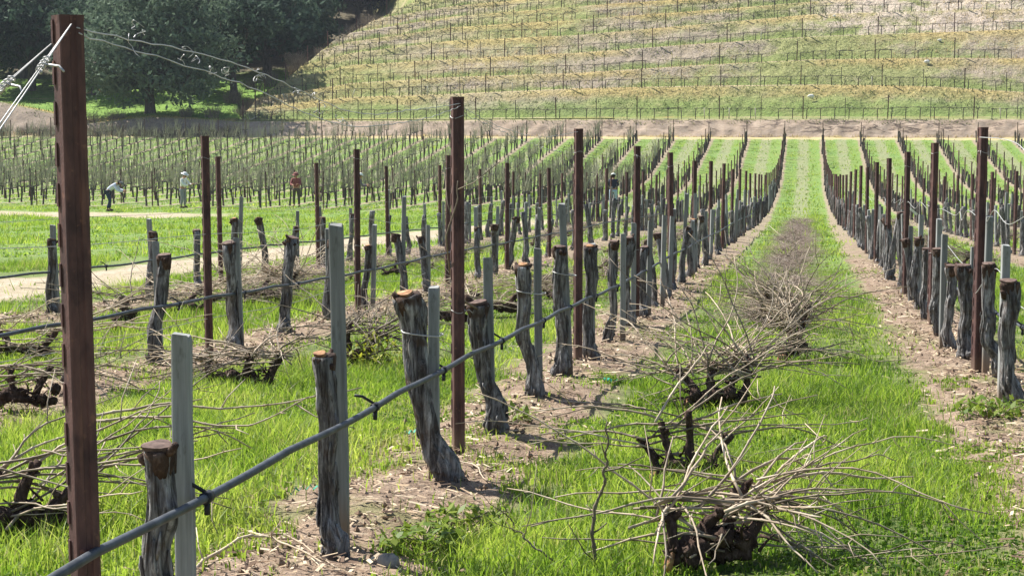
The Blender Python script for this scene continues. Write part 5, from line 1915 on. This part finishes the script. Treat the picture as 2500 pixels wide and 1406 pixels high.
def person(loc, face, J, shirt, trousers, cap, label, brim=True, long_sleeve=True):
    """J: joints in a frame where +X is forward, +Z up, feet at 0"""
    V, E, Rr = [], [], []
    idx = {}

    def add(n, p, r, par=None):
        V.append(Vector(p)); Rr.append(r); idx[n] = len(V) - 1
        if par is not None: E.append((idx[par], idx[n]))
    pel, chest, neck, head = [Vector(J[k]) for k in ('pelvis', 'chest', 'neck', 'head')]
    add('pelvis', pel, (.135, .115))
    add('waist', pel.lerp(chest, .45), (.125, .10), 'pelvis')
    add('chest', chest, (.15, .115), 'waist')
    add('neck0', chest.lerp(neck, .75), .075, 'chest')
    add('neck', neck, .052, 'neck0')
    up = (head - neck).normalized()
    fwd = Vector(J.get('look', (1, 0, 0))).normalized()
    add('jaw', neck.lerp(head, .55) + fwd * .015, .068, 'neck')
    add('skull', head, .098, 'jaw')
    add('crown_', head + up * .055, .080, 'skull')
    add('nose', head + fwd * .105 - up * .035, .014, 'skull')
    sd_ = fwd.cross(up).normalized()
    for s in (-1, 1):
        add('ear%d' % s, head + sd_ * s * .098 - up * .03, .016, 'skull')
    for s, n in ((-1, 'r'), (1, 'l')):
        sh, el, wr = [Vector(J[n + k]) for k in ('sh', 'el', 'wr')]
        add(n + 'sh', sh, .062, 'chest'); add(n + 'el', el, .045, n + 'sh'); add(n + 'wr', wr, .030, n + 'el')
        d = (wr - el).normalized()
        pm_ = wr + d * .05
        add(n + 'palm', pm_, (.036, .022), n + 'wr')
        u = d.orthogonal().normalized(); w_ = d.cross(u)
        for f_ in range(4):
            b_ = pm_ + d * .035 + u * (.028 * (f_ - 1.5) * .75)
            add(f'{n}f{f_}', b_, .0105, n + 'palm')
            L = (.038, .046, .043, .032)[f_]
            add(f'{n}g{f_}', b_ + d * L * .7 - w_ * .012, .0095, f'{n}f{f_}')
            add(f'{n}h{f_}', b_ + d * L * 1.0 - w_ * .036, .0085, f'{n}g{f_}')
        add(n + 't0', pm_ + u * .045 - d * .005, .011, n + 'palm'); add(n + 't1', pm_ + u * .062 + d * .03 - w_ * .015, .010, n + 't0')
        hp, kn, an = [Vector(J[n + k]) for k in ('hip', 'kn', 'an')]
        add(n + 'hip', hp, .092, 'pelvis'); add(n + 'kn', kn, .060, n + 'hip'); add(n + 'an', an, .040, n + 'kn')
        add(n + 'toe', an + Vector((.16, .02 * s, -.045)), .038, n + 'an')
    body = skin_obj('person', V, E, Rr, SKIN, None, 0, 1)
    body.location = loc; body.rotation_euler = (0, 0, face)
    tag(body, label, 'person')
    # clothes follow the same joints
    g = lambda k: V[idx[k]]
    sv = [g('pelvis') + Vector((0, 0, -.02)), g('waist'), g('chest'), g('neck0')]
    se = [(0, 1), (1, 2), (2, 3)]; sr = [(.150, .128), (.148, .122), (.170, .132), .088]
    for n in 'rl':
        b_ = len(sv)
        end = g(n + 'wr') if long_sleeve else g(n + 'sh').lerp(g(n + 'el'), .8)
        sv += [g(n + 'sh'), g(n + 'el') if long_sleeve else g(n + 'sh').lerp(g(n + 'el'), .5), end]; se += [(2, b_), (b_, b_ + 1), (b_ + 1, b_ + 2)]; sr += [.080, .060 if long_sleeve else .07, .044 if long_sleeve else .065]
    skin_obj('shirt', sv, se, sr, shirt, body, 0, 1)
    tv = [g('pelvis') + Vector((0, 0, .03))]; te = []; tr = [(.150, .130)]
    for n in 'rl':
        b_ = len(tv)
        tv += [g(n + 'hip'), g(n + 'kn'), g(n + 'an').lerp(g(n + 'kn'), .08)]; te += [(0, b_), (b_, b_ + 1), (b_ + 1, b_ + 2)]; tr += [.108, .078, .062]
    skin_obj('trousers', tv, te, tr, trousers, body, 0, 1)
    for n in 'rl':
        b = MB(); a = g(n + 'an')
        b.ball(a + Vector((.055, 0, -.035)), .06, 10, 7, (2.1, .85, .75))
        b.box(a + Vector((-.06, -.045, -.085)), a + Vector((.175, .045, -.065)))
        ob('shoe', b.mesh('shoe', SHOE), parent=body)
    b = MB()
    Q = up.to_track_quat('Z', 'Y').to_matrix()
    b.ball(head + up * .012 - fwd * .022, .106, 12, 8, (1, 1, 1.0))
    b.v = [v_ if (v_ - head).dot(fwd) < .035 or (v_ - head).dot(up) > .04 else head + (v_ - head) * .8 for v_ in b.v]
    ob('hair', b.mesh('hair', HAIR), parent=body)
    b = MB()
    for i, (h, r) in enumerate(((.035, .116), (.075, .112), (.105, .092), (.125, .05), (.13, .004))):
        for k in range(14):
            a = 2 * math.pi * k / 14
            b.v.append(head + up * h + (fwd * math.cos(a) + sd_ * math.sin(a)) * r)
        if i:
            for k in range(14):
                o_ = (i - 1) * 14
                b.f.append((o_ + k, o_ + (k + 1) % 14, o_ + 14 + (k + 1) % 14, o_ + 14 + k)); b.m.append(0)
    n0 = len(b.v)
    rngk = range(-4, 5) if brim != 'full' else range(0, 15)
    for k in rngk:
        a = 2 * math.pi * k / 14
        rr = .19 if brim != 'full' else .20
        b.v += [head + up * .036 + (fwd * math.cos(a) + sd_ * math.sin(a)) * .112, head + up * .028 + (fwd * math.cos(a) + sd_ * math.sin(a)) * (rr if brim == 'full' or abs(k) < 4 else .13)]
    for k in range(len(rngk) - 1):
        o_ = n0 + 2 * k
        b.f.append((o_, o_ + 1, o_ + 3, o_ + 2)); b.m.append(0)
    co = ob('cap', b.mesh('cap', cap), parent=body)
    md = co.modifiers.new('thick', 'SOLIDIFY'); md.thickness = .006
    # eyes, mouth
    b = MB()
    for s in (-1, 1):
        b.ball(head + fwd * .093 + sd_ * s * .034 - up * .01, .011, 6, 5)
    b.tube([head + fwd * .088 + sd_ * .025 - up * .075, head + fwd * .096 - up * .078, head + fwd * .088 - sd_ * .025 - up * .075], .005, 4)
    ob('face', b.mesh('face', HAIR), parent=body)
    return body


STAND = dict(pelvis=(0, 0, .93), chest=(.05, 0, 1.27), neck=(.09, 0, 1.47), head=(.13, 0, 1.59), rsh=(.06, -.19, 1.36), lsh=(.06, .19, 1.36), rel=(.20, -.24, 1.12), lel=(.22, .23, 1.12),
             rwr=(.42, -.14, 1.10), lwr=(.44, .12, 1.14), rhip=(0, -.10, .86), lhip=(0, .10, .86), rkn=(.05, -.12, .48), lkn=(.03, .12, .48), ran=(-.03, -.13, .09), lan=(.0, .14, .09), look=(1, 0, -.35))
BEND = dict(pelvis=(-.12, 0, .90), chest=(.16, 0, 1.14), neck=(.33, 0, 1.24), head=(.44, 0, 1.27), rsh=(.22, -.19, 1.16), lsh=(.22, .19, 1.16), rel=(.38, -.22, .93), lel=(.38, .22, .95),
            rwr=(.60, -.10, .88), lwr=(.60, .10, .92), rhip=(-.10, -.10, .84), lhip=(-.10, .10, .84), rkn=(.02, -.12, .47), lkn=(-.04, .12, .47), ran=(-.12, -.13, .09), lan=(-.08, .14, .09), look=(.8, 0, -.6))
DENIM = solid('dark_denim', (.022, .032, .065), (.05, .07, .125))
PALE = solid('pale_jeans', (.30, .42, .55), (.46, .58, .70))
GREY = solid('grey_trousers', (.20, .21, .23), (.32, .33, .35))
BROWN = solid('brown_trousers', (.07, .06, .05), (.14, .12, .10))
BLUEW = solid('pale_blue_shirt', (.50, .57, .72), (.68, .74, .86))
WHITE = solid('white_shirt', (.70, .70, .70), (.86, .86, .86))
NAVY = solid('navy_jacket', (.012, .016, .030), (.04, .05, .08))
RED = solid('brick_red_shirt', (.20, .055, .055), (.32, .12, .11))
MAUVE = solid('mauve_jacket', (.13, .11, .13), (.22, .19, .21))


def stand_at(px, py_feet):
    p = hit(px, py_feet)
    return Vector((p.x, p.y, zf(p.x, p.y)))


fr = YAW
person(stand_at(270, 516), R(8), BEND, BLUEW, DENIM, solid('grey_cap', (.16, .16, .17), (.25, .25, .26)), 'bent-over person in pale blue shirt and dark trousers among the vines')
person(stand_at(447, 508), R(-15), STAND, WHITE, GREY, solid('white_cap', (.66, .68, .72), (.8, .8, .82)), 'person in white shirt and white hat standing behind tall canes', 'full')
person(stand_at(724, 505), R(-80), STAND, RED, BROWN, solid('red_cap', (.22, .08, .08), (.3, .12, .1)), 'person in brick red top standing among the vine trunks')
person(stand_at(874, 512), R(20), STAND, MAUVE, BROWN, solid('white_cap_b', (.7, .7, .7), (.85, .85, .85)), 'person in mauve jacket and white cap half hidden behind a rusty post')
person(stand_at(1497, 510), R(95), STAND, NAVY, PALE, solid('white_cap_c', (.72, .72, .70), (.86, .86, .84)), 'person in dark jacket and pale blue jeans seen from behind among posts')
# ------------------------------------------------------------------ air
b = MB(); b.box((-420, -60, -6.0), (330, 420, 120))
hz = bpy.data.materials.new('thin_haze'); hz.use_nodes = True
hz.node_tree.nodes.remove(hz.node_tree.nodes['Principled BSDF'])
pv = hz.node_tree.nodes.new('ShaderNodeVolumePrincipled')
pv.inputs['Color'].default_value = (.80, .88, 1.0, 1)
pv.inputs['Density'].default_value = .00018
hz.node_tree.links.new(pv.outputs[0], hz.node_tree.nodes['Material Output'].inputs['Volume'])
tag(ob('haze', b.mesh('haze', hz, False)), kind='stuff')
